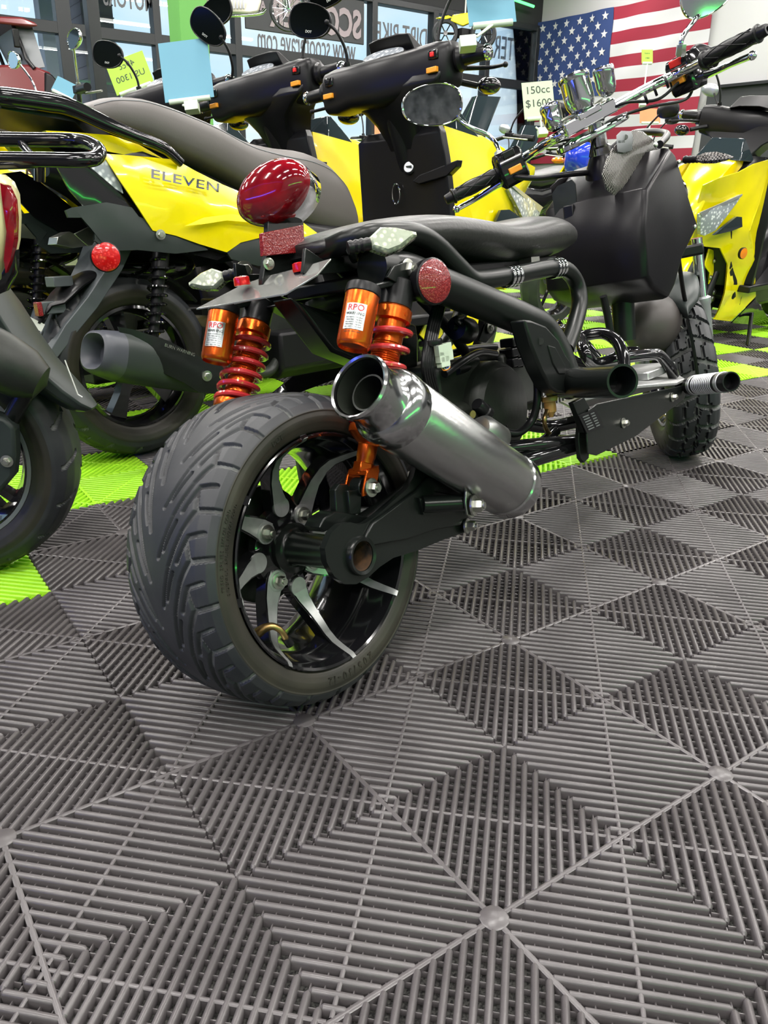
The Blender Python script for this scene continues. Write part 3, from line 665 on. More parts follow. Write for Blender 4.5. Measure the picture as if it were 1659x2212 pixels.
# ---------------- shocks (right, left)
def shock(top, bot, side, name, res_top, res_bot, clev=True):
    s_ = bpy.data.objects.new(name, None); COL.objects.link(s_); s_.parent = mad
    top = Vector(top); bot = Vector(bot); d = (bot - top).normalized(); LL = (bot - top).length
    x, y, _ = frame_of(d)
    body = MB(); body.lathe(top, d, [(.0225, .036), (.0265, .040), (.0265, .056), (.0205, .058), (.0200, .155), (.0220, .157), (.0220, .175), (.010, .178)], 36)
    for q in range(14): body.lathe(top + d * (.088 + q * .003), d, [(.0200, 0), (.0212, .0015), (.0200, .003)], 32, cap=False)
    for q in range(6):
        a = q * PI / 3; body.cyl(top + d * .048 + (x * math.cos(a) + y * math.sin(a)) * .0255, top + d * .048 + (x * math.cos(a) + y * math.sin(a)) * .0268, .003, 8)
    body.build('shock_body', 'orange', s_)
    MB().lathe(top, d, [(.017, -.004), (.0235, .0), (.0240, .036), (.020, .038)], 32).build('shock_cap', 'plast', s_)
    MB().cyl(top + d * .17, bot - d * .05, .0055, 16).build('shock_rod', 'chrome', s_)
    lo_ = MB(); lo_.lathe(top, d, [(.010, LL - .088), (.030, LL - .086), (.0315, LL - .080), (.0305, LL - .074), (.0195, LL - .064), (.0140, LL - .060), (.0135, LL - .042), (.0125, LL - .040), (.0125, LL - .016)], 32)
    lo_.lathe(top, d, [(.0155, LL - .034), (.0155, LL - .020)], 6)
    # clevis fork
    e = bot; fx = Yv
    for sg in (-1, 1):
        lo_.prism([e + fx * sg * .015 + X * a_ - d * b_ for a_, b_ in ((-.012, -.010), (.012, -.010), (.0145, .0), (.0145, .020), (.010, .028), (-.010, .028), (-.0145, .020), (-.0145, 0))], fx * sg * .004)
    lo_.box(e - d * .024, (.026, .036, .008), (X, Yv, d)); lo_.build('shock_clevis', 'orange', s_, bevel=.0012)
    MB().coil(top + d * .060, top + d * (LL - .084), .0295, .0043, 6.1).build('spring', 'spring', s_)
    MB().bolt(e - Yv * .020, -Yv, .0085, .010).build('shock_bolt', 'steel', s_)
    rt, rb = Vector(res_top), Vector(res_bot); rd = (rb - rt).normalized(); RL = (rb - rt).length
    r_ = MB(); r_.lathe(rt, rd, [(.0220, 0), (.0228, .003), (.0228, RL - .006), (.0215, RL - .002), (.0200, RL), (.0198, RL - .003), (.003, RL - .003)], 48); r_.build('reservoir', 'orange', s_)
    MB().lathe(rt, rd, [(.010, -.010), (.0230, -.008), (.0240, -.002), (.0240, .004), (.0231, .005)], 40).build('reservoir_cap', 'plast', s_)
    # label wrapped round the bottle towards the rear-right
    rx = V(-.88, -.48, 0); rx = (rx - rd * rx.dot(rd)).normalized(); ry = rd.cross(rx); lb = MB(); K = 10
    for q in range(K):
        a0, a1 = -.62 + 1.24 * q / K, -.62 + 1.24 * (q + 1) / K
        c0, c1 = [rt + (rx * math.cos(a) + ry * math.sin(a)) * .0231 for a in (a0, a1)]
        lb.add([c0 + rd * .024, c1 + rd * .024, c1 + rd * (RL - .018), c0 + rd * (RL - .018)], [(0, 1, 2, 3)])
    lbo = lb.build('label', 'label', s_)
    def around(body_, zz, size, m, a_mid, ext=.0003):
        t = MB().text(body_, Matrix.Identity(4), size, ext, 'CENTER')
        t.v = [tuple(rt + rd * (zz - v[1]) + (rx * math.cos(a_mid + sgn * v[0] / .0231) + ry * math.sin(a_mid + sgn * v[0] / .0231)) * (.0233 + v[2])) for v in t.v]; return t.build('label_print', m, lbo, recalc=False)
    sgn = -1 if (ry.dot(V(.8, -.6, 0)) < 0) else 1
    around('RPO', .034, .012, 'redink', 0); around('WARNING', .040, .0052, 'ink', 0)
    for q in range(7): around('HIGH PRESSURE GAS' if q % 2 else 'DO NOT OPEN UNIT', .0445 + q * .0032, .0024, 'ink', 0, .0001)
    MB().box(rt - rd * .004 + (top - rt) * .5, ((top - rt).length, .014, .010), ((top - rt).normalized(), (top - rt).normalized().cross(rd).normalized(), rd)).build('reservoir_bridge', 'satin', s_, bevel=.002)
    return s_
shock(P(862, 612, -.128), P(778, 1052, -.114), -1, 'shock_absorber', P(784, 632, -.135), P(762, 752, -.135))
shock(P(562, 655, .125), P(478, 985, .118), 1, 'shock_absorber', P(484, 672, .125), P(466, 782, .125))
# ---------------- main frame
def tb_(name, pts, r, m='frame', k=6, n=16, par=mad): return MB().tube(smooth(pts, k), r, n).build(name, m, par)
def mirr(pts): return [V(p.x, -p.y, p.z) for p in pts]
rail = [P(838, 582, -.108), P(880, 588, -.115), P(940, 612, -.125), P(1040, 652, -.135), P(1130, 690, -.15), P(1170, 712, -.155), P(1200, 760, -.165), P(1222, 815, -.175), P(1240, 835, -.18)]
tb_('frame_rail', rail, .0275, n=24); lrail = mirr(rail)[2:]; tb_("frame_rail", lrail, .0275, n=24)
rc_ = MB(); rc_.tube([rail[2], lrail[0]], .022, 20); rc_.tube([rail[0] + V(-.035, 0, .004), rail[0]], .0275, 24); rc_.build('rear_cross_tube', 'frame', mad)
gus = pl([(1133, 690), (1150, 692), (1180, 704), (1208, 735), (1222, 765), (1243, 795), (1245, 825), (1235, 850), (1205, 848), (1190, 838), (1170, 800), (1148, 745)], -.195)
MB().prism(gus, V(0, .03, 0)).build('gusset_plate', 'frame', mad, bevel=.004)
MB().prism(pl([(1184, 745), (1200, 750), (1222, 790), (1222, 808), (1208, 808), (1195, 785)], -.197), V(0, .004, 0)).build('gusset_emboss', 'frame', mad, bevel=.0015)
MB().cyl(P(1167, 737, -.1965), P(1167, 737, -.19), .006, 16).build('gusset_hole', 'engine', mad)
MB().prism([V(p.x, -p.y, p.z) for p in gus], V(0, -.03, 0)).build('gusset_plate', 'frame', mad, bevel=.004)
# crash pegs
def peg(sg):
    a = P(1225, 828, -.175); b = P(1345, 823, -.335); a.y *= -sg; b.y *= -sg
    d = (b - a).normalized(); Lp = (b - a).length
    MB().lathe(a, d, [(.026, -.02), (.0262, Lp), (.0225, Lp), (.0225, Lp - .06), (0, Lp - .06)], 40, cap=False).build('crash_peg', 'satin', mad)
peg(-1)
t = MB().text('!', Matrix.Identity(4), .02, .0002)
wl = MB(); a = P(1225, 828, -.175); b = P(1345, 823, -.335); d = (b - a).normalized(); rx = V(-.6, -.2, .5); rx = (rx - d * rx.dot(d)).normalized(); ry = d.cross(rx)
def onpeg(s_, h): return a + d * s_ + (rx * math.cos(h / .0264) + ry * math.sin(h / .0264)) * .0265
wl.add([onpeg(.028, -.02), onpeg(.045, -.02), onpeg(.045, .012), onpeg(.028, .012), onpeg(.0365, -.004), onpeg(.05, .004)], [(0, 1, 4, 5), (1, 2, 3, 4)])
wl.add([onpeg(.030, -.012), onpeg(.052, -.001), onpeg(.030, .010)], [(0, 1, 2)]); wl.build('warning_sticker', 'ink', mad)
# seat hoop tube
hoop = [V(.135, 0, .628), V(.137, -.045, .628), P(752, 520, -.088), P(800, 506, -.115), P(860, 502, -.122), P(905, 508, -.122), P(945, 532, -.122), P(985, 572, -.124), P(1015, 600, -.126), P(1040, 604, -.128), P(1110, 594, -.13), P(1185, 580, -.13), P(1222, 583, -.132), P(1245, 612, -.134), P(1252, 655, -.14), P(1240, 705, -.146), P(1222, 755, -.155)]
tb_('seat_hoop', hoop, .0155, n=18); tb_('seat_hoop', [V(p.x, -p.y * (.62 if p.x < .3 else min(1, .62 + (p.x - .3) * 2)), p.z) for p in hoop], .0155, n=18)
for u in (1102, 1200):
    v = 597 if u < 1150 else 579; c = P(u, v, -.13); cl = MB()
    for q in (-.012, 0, .012): cl.lathe(c + X * q, X, [(.0158, -.004), (.0182, -.004), (.0188, 0), (.0182, .004), (.0158, .004)], 28, cap=False)
    o = cl.build('hoop_clamp', 'chrome', mad); lab(o, 'polished ribbed clamp ring')
# seat
seat = []
for x, w_, zt, zb in ((.115, .05, .640, .622), (.16, .095, .655, .612), (.24, .125, .668, .606), (.34, .135, .672, .602), (.44, .138, .664, .592), (.52, .135, .655, .582), (.60, .132, .659, .578), (.68, .125, .668, .580), (.76, .112, .668, .586), (.83, .090, .652, .598), (.875, .055, .630, .610)):
    seat.append((x, 0, (zt + zb) / 2, w_, (zt - zb) / 2, 2.6))
xs = np.linspace(0, len(seat) - 1, 40); arr = np.array(seat); arr = np.stack([np.interp(xs, range(len(seat)), arr[:, q]) for q in range(6)], 1)
for q in range(2): arr[1:-1] = (arr[:-2] + arr[1:-1] * 2 + arr[2:]) / 4
MB().sup([tuple(r) for r in arr], 40).build('seat', 'leather', mad, sharp=70)
MB().box((.45, 0, .578), (.56, .18, .02)).build('seat_pan', 'plast', mad, bevel=.004)
sb = MB()
for x in (.36, .60): sb.box((x, -.09, .572), (.03, .05, .03)); sb.box((x, .09, .572), (.03, .05, .03))
sb.build('seat_bracket', 'steel', mad)
# ---------------- rear tail assembly
pb = MB(); pb.prism(pl([(580, 462), (654, 438), (660, 560), (655, 595), (568, 615), (568, 600), (578, 540)], .012), V(.0, .010, 0)); pb.build('tail_bracket', 'satin', mad, bevel=.001)
lampc = P(592, 417, .012); ln = V(-1, -.33, .13).normalized()   # faces rearwards
la = (V(0, .97, -.19).normalized(), None); ly = V(.05, .93, -.36); ly = (ly - ln * ly.dot(ln)).normalized(); lz = ln.cross(ly)
def oval(off, a, b, n=48): return [lampc + ln * off + ly * (a * 1.06 * math.cos(t)) + lz * (b * 1.30 * math.sin(t)) for t in [2 * PI * j / n for j in range(n)]]
MB().rings([oval(-.058, .034, .018), oval(-.056, .044, .025), oval(-.048, .050, .029), oval(-.012, .0545, .0300), oval(-.004, .0548, .0302)]).build('lamp_housing', 'chrome', mad, sharp=50)
MB().rings([oval(-.004, .0552, .0305), oval(.004, .0552, .0305), oval(.012, .0540, .0295), oval(.022, .048, .026), oval(.029, .038, .020), oval(.033, .024, .012), oval(.0345, .008, .004)]).build('tail_lamp_lens', 'redlens', mad, sharp=50)
rf = MB(); rf.rings([oval(-.001, .0535, .0290), oval(.0085, .0530, .0288)]); rf.build('lamp_ring', 'reflector', mad)
sc_ = MB()
for q in (-1, 1): sc_.lathe(lampc + ly * q * .046 + ln * .018, ln, [(.0032, -.004), (.0032, .004), (.001, .005)], 12)
sc_.build('lens_screw', 'steel', mad)
rp = pl([(567, 503), (655, 485), (659, 532), (657, 545), (570, 553)], -.002)
MB().prism(rp, V(0, .008, 0)).build('square_reflector', 'reflector', mad, bevel=.001)
for u, v in ((580, 570), (650, 548)): MB().bolt(P(u, v, .008), V(-.3, -1, 0), .0055, .006).build('bracket_bolt', 'steel', mad)
# sheet metal number plate shelf, bent, with two red studs
shelf = [P(424, 670, .10), P(523, 619, .06), P(577, 600, .02), P(640, 584, -.03), P(716, 562, -.09), P(686, 597, -.085), P(618, 638, -.04), P(540, 651, .02), P(470, 663, .07)]
n_ = V(-.1, -.15, 1).normalized()
MB().prism(shelf, n_ * .0025).build('plate_shelf', 'shelf', mad, bevel=.0006)
for u, v, y in ((523, 612, .04), (650, 582, -.045)):
    o = MB().lathe(P(u, v, y), Z, [(.0115, -.003), (.0118, .0), (.0110, .008), (.0085, .0095)], 20).build('plate_stud', 'reflred', mad); lab(o, 'red ribbed stud')
arm2 = MB(); arm2.prism(pl([(660, 535), (668, 540), (700, 562), (752, 548), (760, 512), (772, 515), (778, 575), (768, 585), (700, 592), (655, 590)], -.06), V(0, .006, 0)); arm2.build('indicator_bracket', 'satin', mad, bevel=.001)
arm3 = MB(); arm3.prism(pl([(508, 568), (530, 572), (536, 592), (560, 592), (575, 600), (560, 606), (512, 604)], .085), V(0, .006, 0)); arm3.build('indicator_bracket', 'satin', mad, bevel=.001)
def indicator(c0, d, Lb, ww, hh, face, nm='indicator'):
    """arrow shaped turn signal: stalk from c0 along d, lens facing 'face'"""
    d = Vector(d).normalized(); face = Vector(face); face = (face - d * face.dot(d)).normalized(); s_ = face.cross(d)
    e = bpy.data.objects.new(nm, None); COL.objects.link(e); e.parent = mad
    st_ = MB(); st_.tube([c0 + d * t for t in np.linspace(0, .03, 9)], [.0085, .0095, .0080, .0095, .0080, .0095, .0080, .009, .008], 14); st_.build('indicator_stalk', 'plast', e)
    o0 = c0 + d * .028
    out = [o0 + s_ * hh * .35, o0 + d * Lb * .30 + s_ * hh, o0 + d * Lb * .62 + s_ * hh * .75, o0 + d * Lb + s_ * .002, o0 + d * Lb - s_ * .002, o0 + d * Lb * .62 - s_ * hh * .8, o0 + d * Lb * .30 - s_ * hh, o0 - s_ * hh * .35]
    b_ = MB(); b_.rings([[p - face * .0 for p in out], [p - face * .010 for p in out], [o0 + d * Lb * .4 + (p - o0 - d * Lb * .4) * .55 - face * .018 for p in out]]); b_.build('indicator_shell', 'carbon', e, bevel=.001)
    cc = o0 + d * Lb * .4
    l_ = MB(); l_.rings([out, [cc + (p - cc) * .97 + face * .004 for p in out], [cc + (p - cc) * .80 + face * .008 for p in out]]); l_.build('indicator_lens', 'ledlens', e)
    return e
MB().tube([P(765, 560, -.07), P(757, 540, -.13)], .006, 8).build('indicator_post', 'satin', mad)
indicator(P(752, 536, -.135), P(884, 510, -.185) - P(752, 536, -.135), .066, 0, .018, V(-.9, -.4, .25))
indicator(P(525, 588, .10), P(425, 612, .16) - P(525, 588, .10), .058, 0, .016, V(-.95, -.1, .25))
MB().bolt(P(528, 584, .095), V(-.3, -1, 0), .009, .007).build('indicator_nut', 'steel', mad)
# shock top brackets, round side reflector
for sg in (-1, 1):
    def q(u, v, y): r = P(u, v, y); r.y *= -sg; return r
    tbk = MB(); tbk.prism([q(u, v, -.135) for u, v in ((830, 600), (845, 575), (870, 567), (905, 575), (912, 600), (890, 615), (850, 612))], V(0, sg * -.006 * -1, 0))
    tbk.prism([q(u, v, -.110) for u, v in ((838, 600), (850, 575), (872, 570), (900, 580), (905, 605), (880, 618))], V(0, .006, 0)); tbk.build('shock_mount', 'satin', mad, bevel=.001)
    MB().bolt(q(880, 583, -.137), V(0, sg, 0) if sg < 0 else V(0, 1, 0), .010, .010).build('shock_mount_bolt', 'steel', mad)
rcx = P(936, 608, -.165)
MB().lathe(rcx + V(0, .012, 0), V(-.22, -1, 0), [(.0285, -.004), (.031, 0), (.0325, .010), (.0325, .016), (.0300, .018)], 48).build('reflector_shell', 'plast', mad)
MB().lathe(rcx + V(0, .012, 0), V(-.22, -1, 0), [(.0302, .010), (.0302, .0185), (.0280, .0200)], 48).build('round_reflector', 'reflector', mad)
# ---------------- steering head, bars
GL, GR = V(1.019, .33, .779), V(1.231, -.33, .975)
sx = (GL - GR).normalized()                               # along the bar towards the left
sup_ = P(1290, 275, 0) - P(1335, 640, 0); sup_ = sup_.normalized()   # steering axis, upwards
sz_ = (sup_ - sx * sup_.dot(sx)).normalized(); sf = sx.cross(sz_)     # bar-forward
pc = P(1282, 258, .0)
cb = MB()
for q, (y0, y1) in enumerate(((.0, 1),)):
    gl_in, gr_in = P(1105, 350, .215), P(1455, 165, -.13)
bl, br_ = P(1095, 366, .225), P(1462, 160, -.135)
cl_, cr_ = P(1215, 290, .055), P(1330, 228, -.03)
hb = [GL, bl + (GL - bl) * .55, bl, P(1160, 322, .14), cl_, cr_, P(1400, 190, -.085), br_, br_ + (GR - br_) * .5, GR]
tb_('handlebar', hb, .0110, 'chrome', 5, 18)
# clamp and triple tree
tt = MB(); ctr = P(1272, 262, .01)
bx = (cl_ - cr_).normalized(); bz = (sup_ - bx * sup_.dot(bx)).normalized(); by = bz.cross(bx)
tt.box(ctr + bz * .006, (.135, .034, .030), (bx, by, bz)); tt.box(ctr + bz * .018, (.060, .040, .016), (bx, by, bz)); tt.build('bar_clamp', 'chrome', mad, bevel=.003)
tt = MB(); tt.rings([[ctr - bz * h + bx * (.095 * s_ * math.cos(a)) + by * (.045 * s_ * math.sin(a)) for a in [2 * PI * q / 40 for q in range(40)]] for h, s_ in ((.020, .96), (.023, 1.0), (.032, 1.0), (.035, .96))])
tt.build('top_yoke', 'chrome', mad)
sc2 = MB()
for a_ in (-.055, .055):
    for b_ in (-.011, .011): sc2.lathe(ctr + bx * a_ + by * b_ + bz * .018, bz, [(.0055, 0), (.0055, .006), (.0035, .007), (.0035, .003)], 16)
sc2.build('clamp_screw', 'steel', mad)
hd0, hd1 = P(1290, 285, 0), P(1300, 345, 0)
MB().lathe(hd0, hd1 - hd0, [(.017, -.02), (.019, 0), (.019, .03), (.024, .034), (.026, .10)], 32).build('steering_stem', 'dullchrome', mad)
# gauges
def gauge(c, top, R_, name, pod=True):
    d = (top - c).normalized(); Hh = (top - c).length; g_ = bpy.data.objects.new(name, None); COL.objects.link(g_); g_.parent = mad
    MB().lathe(c, d, [(R_ * .4, -.012), (R_ * .78, -.006), (R_ * .95, .006), (R_, .016), (R_, Hh - .012), (R_ * 1.05, Hh - .010), (R_ * 1.06, Hh - .002), (R_ * .97, Hh + .002), (R_ * .90, Hh), (R_ * .90, Hh - .006)], 48, cap=False).build('gauge_can', 'canchrome', g_)
    MB().lathe(c, d, [(0, Hh - .008), (R_ * .9, Hh - .008)], 40, cap=False).build('gauge_face', 'wall', g_)
    x, y, z = frame_of(d); nd = MB()
    nd.tube([c + d * (Hh - .006) - x * R_ * .2, c + d * (Hh - .006) + x * R_ * .7], .0013, 6); nd.build('gauge_needle', 'redbtn', g_)
    tk = MB()
    for q in range(16):
        a = q * PI * 2 / 20; e = x * math.cos(a) + y * math.sin(a); tk.tube([c + d * (Hh - .0072) + e * R_ * .68, c + d * (Hh - .0072) + e * R_ * .84], .0006, 4)
    tk.build('gauge_ticks', 'ink', g_)
    MB().lathe(c, d, [(R_ * .91, Hh - .001), (0, Hh + .0015)], 40, cap=False).build('gauge_glass', M['glass'], g_)
gauge(P(1256, 232, .02), P(1238, 164, .03), .0335, 'speedometer')
gauge(P(1198, 270, .070), P(1187, 230, .08), .0225, 'fuel_gauge')
gauge(P(1311, 196, -.03), P(1302, 146, -.03), .0225, 'rev_counter')
MB().tube(smooth([P(1195, 272, .07), P(1225, 255, .045), P(1262, 240, .02), P(1300, 215, -.01)], 4), .008, 10, flat=.4).build('gauge_bracket', 'steel', mad)
# grips, switch pods, levers
def grip(a, b, nm='grip'):
    d = (b - a).normalized(); LL = (b - a).length; g_ = MB(); g_.lathe(a, d, [(.0180, 0), (.0195, .002), (.0195, .008), (.0160, .010), (.0168, LL * .5), (.0155, LL - .006), (.0185, LL - .004), (.0185, LL), (.0140, LL + .002)], 28)
    x, y, z = frame_of(d)
    for q in range(4):
        for sg in (1, -1):
            g_.tube([a + d * (.014 + (LL - .026) * t) + (x * math.cos(q * PI / 2 + sg * 2.6 * t) + y * math.sin(q * PI / 2 + sg * 2.6 * t)) * .0166 for t in np.linspace(0, 1, 14)], .0012, 6)
    o = g_.build(nm, 'plast', mad)
    MB().lathe(b, d, [(.0085, 0), (.0140, .001), (.0115, .018), (.0100, .020), (.0055, .020), (.005, .010)], 24).build('bar_end', 'plast', mad); return o
gi_l = bl + (GL - bl) * .14; gi_r = br_ + (GR - br_) * .34
grip(gi_l, GL); grip(gi_r, GR)
def pod(c, d, nm):
    d = d.normalized(); fw_ = (B.I @ CAM_P) - c; fw_ = (fw_ - d * fw_.dot(d)).normalized(); up_ = fw_.cross(d)
    if up_.z < 0: up_ = -up_
    fw_ = -fw_ if False else fw_
    m_ = MB(); m_.rings([[c + d * s_ + up_ * (hh * cy_) + fw_ * (ww * cx_) for cx_, cy_ in ((-1, -.8), (-.8, -1), (.8, -1), (1, -.8), (1, .7), (.7, 1), (-.7, 1), (-1, .7))] for s_, hh, ww in ((-.034, .032, .022), (-.029, .040, .027), (.028, .042, .028), (.034, .032, .022))])
    m_.build(nm, 'gloss', mad, bevel=.0015); return up_, fw_
up_l, fw_l = pod(P(1103, 362, .205), GL - bl, 'switch_pod')
up_r, fw_r = pod(P(1482, 158, -.145), GR - br_, 'switch_pod')
for c_, up_, re_, da, db in ((P(1482, 158, -.145), up_r, fw_r, GR - br_, 1), (P(1103, 362, .205), up_l, fw_l, GL - bl, 0)):
    da = da.normalized()
    MB().box(c_ + re_ * .030 - up_ * .008 - da * .002, (.032, .010, .015), (da, re_, up_)).build('starter_button' if db else 'horn_button', 'orangebtn', mad, bevel=.002)
    MB().box(c_ + re_ * .022 + up_ * .030, (.030, .018, .016), (da, re_, up_)).build('kill_switch' if db else 'beam_switch', 'redbtn' if db else 'plast', mad, bevel=.002)
def lever(p0, p1, p2, p3):
    l_ = MB(); l_.tube(smooth([p0, p1, p2, p3], 6), [.008, .0065, .0055, .0055], 12, flat=1.3); l_.ell(p3, (.0095, .0095, .0095), 14); l_.build('brake_lever', 'chrome', mad)
lever(P(1108, 385, .20), P(1075, 400, .245), P(1030, 428, .30), P(986, 452, .345))
lever(P(1500, 165, -.155), P(1535, 158, -.20), P(1580, 138, -.26), P(1625, 120, -.315))
lc = MB()
for q in range(7):
    c = P(1535, 158, -.20) + (P(1580, 138, -.26) - P(1535, 158, -.20)) * (q / 6); lc.ell(c, (.004, .0065, .0022), 10)
lc.build('lever_perforation', 'dullchrome', mad)
# ---------------- mirrors
def mirror(c, n_, a, b, up0, stem, nm='mirror', rim='chrome', face='mirror', par=mad, word=None, egg=.12, back=.026):
    n_ = Vector(n_).normalized(); u_ = Vector(up0); u_ = (u_ - n_ * u_.dot(n_)).normalized(); s_ = u_.cross(n_)
    e = bpy.data.objects.new(nm, None); COL.objects.link(e); e.parent = par
    def ov(off, k_, sh=0): return [c + n_ * off + s_ * (a * k_ * math.copysign(abs(math.cos(t)) ** .85, math.cos(t))) * (1) + u_ * (b * k_ * math.copysign(abs(math.sin(t)) ** .85, math.sin(t)) * (1 - egg * math.cos(t))) for t in [2 * PI * j / 48 for j in range(48)]]
    MB().rings([ov(-back, .35), ov(-back * .86, .68), ov(-back * .5, .92), ov(-.004, 1.0), ov(.002, 1.0), ov(.004, .97), ov(.003, .93), ov(-.002, .92)]).build('mirror_shell', rim, e, sharp=60)
    MB().rings([ov(.0005, .935), ov(.0012, .93)]).build('mirror_pane', face, e)
    if word: MB().text(word, M4(c + n_ * .0016 - u_ * b * .66 + s_ * 0, s_, u_), .011, .0002, 'CENTER').build('mirror_text', 'white', e, recalc=False)
    if stem:
        MB().tube(smooth(stem, 6), [.0052] * 2, 12).build('mirror_stem', rim if rim == 'chrome' else 'plast', e)
        MB().lathe(stem[-1], stem[-1] - stem[-2], [(.011, -.020), (.012, 0), (.009, .004)], 6).build('mirror_nut', 'plast' if rim != 'chrome' else 'steel', e)
        MB().ell(stem[0], (.009, .009, .009), 12).build('mirror_joint', rim, e)
    return e
def faceto(c): return (B.I @ CAM_P) - c
mc = P(933, 227, .34)
mirror(mc, faceto(mc) + V(.10, .35, .1), .074, .046, V(.0, -.10, 1), [mc - faceto(mc).normalized() * .034 + V(.02, -.035, -.022), P(1010, 272, .285), P(1055, 292, .255), P(1075, 318, .235), P(1080, 345, .225)], face='smudge', egg=-.10)
mc = P(1528, -12, -.20)
mirror(mc, faceto(mc) + V(0, -.5, .1), .058, .040, V(0, .3, 1), [mc - faceto(mc).normalized() * .030 + V(.008, .012, -.030), P(1502, 42, -.178), P(1474, 82, -.160), P(1470, 118, -.152)])
# cables
tb_('brake_cable', [P(1110, 382, .19), P(1165, 385, .12), P(1215, 378, .06), P(1280, 372, .02)], .0065, 'plast')
tb_('throttle_cable', [P(1500, 180, -.15), P(1480, 215, -.13), P(1400, 232, -.09), P(1320, 260, -.03), P(1285, 300, 0), P(1275, 340, .01)], .0035, 'plast')
tb_('throttle_cable', [P(1470, 175, -.14), P(1420, 215, -.10), P(1350, 222, -.06), P(1300, 250, -.0)], .0035, 'plast')
tb_('clutch_cable', [P(1125, 352, .18), P(1170, 322, .13), P(1235, 300, .07), P(1300, 310, .05)], .0032, 'plast')
zt = MB()
for u, v, y in ((1415, 195, -.10), (1395, 212, -.09), (1440, 178, -.12)): zt.lathe(P(u, v, y), sx, [(.0128, -.003), (.0136, 0), (.0128, .003)], 12, cap=False)
zt.build('cable_tie', 'plast', mad)
# ---------------- tub (tank cover)
def q3(u, v, y): return P(u, v, y)
rf_top, rf_bot = q3(1398, 405, -.14), q3(1398, 600, -.14)          # right rear vertical edge
tipf, topf, botf, lowf = q3(1506, 487, -.135), q3(1452, 318, -.135), q3(1452, 632, -.135), q3(1472, 556, -.135)
def sect(y, k_, lx=0):
    """side outline of the tub at side offset y"""
    base_ = [(rf_bot.x, rf_bot.z), (rf_bot.x - .004, .62), (rf_top.x, rf_top.z), (topf.x - .02, topf.z + .0), (topf.x + .012, topf.z - .012), (tipf.x, tipf.z), (lowf.x, lowf.z), (botf.x + .008, botf.z + .01), (botf.x - .03, botf.z - .012), (rf_bot.x + .03, rf_bot.z - .025)]
    cx_ = sum(p[0] for p in base_) / len(base_); cz_ = sum(p[1] for p in base_) / len(base_)
    return [V(cx_ + (x - cx_) * k_ + lx, y, cz_ + (z - cz_) * k_) for x, z in base_]
tub = MB(); tub.rings([sect(-.140, .93), sect(-.136, .975), sect(-.125, 1.0, -.004), sect(-.06, 1.0, -.016), sect(.0, 1.0, -.020), sect(.06, 1.0, -.016), sect(.098, 1.0, -.004), sect(.108, .975), sect(.112, .93)])
tubo = tub.build('front_tub', 'tub', mad, sharp=80); md_ = tubo.modifiers.new('b', 'BEVEL'); md_.width = .012; md_.segments = 4; md_.limit_method = 'ANGLE'; md_.angle_limit = math.radians(25)
# left extension with the open pocket
px_ = MB(); left = pl([(1188, 402), (1205, 385), (1240, 372), (1258, 380), (1250, 430), (1245, 470), (1235, 512), (1215, 508), (1198, 470)], .115)
px_.prism(left, V(.13, .02, 0)); px_.build('glove_pocket', 'tub', mad, bevel=.008)
xr = rf_top.x - .016
MB().prism([B.PX(u, v, xr) for u, v in ((1194, 418), (1205, 402), (1236, 388), (1244, 398), (1246, 430), (1244, 470), (1246, 496), (1232, 506), (1212, 500), (1200, 470))], V(-.003, 0, 0)).build('pocket_opening', 'engine', mad)
MB().box(B.PX(1231, 468, xr - .006), (.014, .026, .050)).build('relay_box', 'plast', mad, bevel=.003)
MB().lathe(P(1300, 345, 0), sup_, [(.045, -.05), (.040, -.02), (.030, .004), (.027, .010)], 36).build('steering_collar', 'tub', mad)
lip = [q3(1425, 312, -.13), q3(1440, 290, -.10), q3(1400, 285, -.03), q3(1360, 292, .05), q3(1310, 330, .11)]
tb_('rear_lip', lip, .0085, 'plast')
# carbon cover over the filler, with silver key plate
cv = pl([(1338, 330), (1352, 312), (1372, 303), (1392, 306), (1412, 322), (1420, 340), (1418, 356), (1404, 360), (1395, 375), (1388, 392), (1375, 415), (1355, 428), (1330, 428), (1310, 415), (1304, 398), (1312, 370), (1325, 345)], -.070)
cvo = MB(); cc = sum(cv, Vector()) / len(cv); nrm_ = V(-1, -.35, .55).normalized()
def flat(p, k_, off): r = cc + (p - cc) * k_; return r + nrm_ * (off + .026)
cvo.rings([[flat(p, 1.0, -.02) for p in cv], [flat(p, 1.0, .012) for p in cv], [flat(p, .90, .022) for p in cv], [flat(p, .66, .027) for p in cv]]); cvo.build('carbon_cover', 'carbon', mad, sharp=40, bevel=.002)
kp = pl([(1337, 325), (1347, 315), (1368, 315), (1371, 322), (1369, 348), (1352, 354), (1338, 352)], -.078); kc = sum(kp, Vector()) / len(kp)
MB().rings([[p + nrm_ * .040 for p in kp], [p + nrm_ * .054 for p in kp]]).build('key_plate', 'silver', mad, bevel=.001)
MB().lathe(P(1355, 329, -.078) + nrm_ * .0535, nrm_, [(.0065, 0), (.0065, .0012)], 20).build('key_hole', 'ink', mad)
MB().text('FUEL LOCK', M4(P(1341, 342, -.078) + nrm_ * .0545, P(1366, 338, -.078) - P(1341, 342, -.078), Z), .007, .0002).build('key_plate_text', 'ink', mad, recalc=False)
for u, v in ((1416, 313), (1466, 350), (1500, 490)): MB().lathe(P(u, v, -.138), V(-.3, -1, .1), [(.005, -.002), (.005, .003), (.003, .004)], 16).build('tub_screw', 'steel', mad)
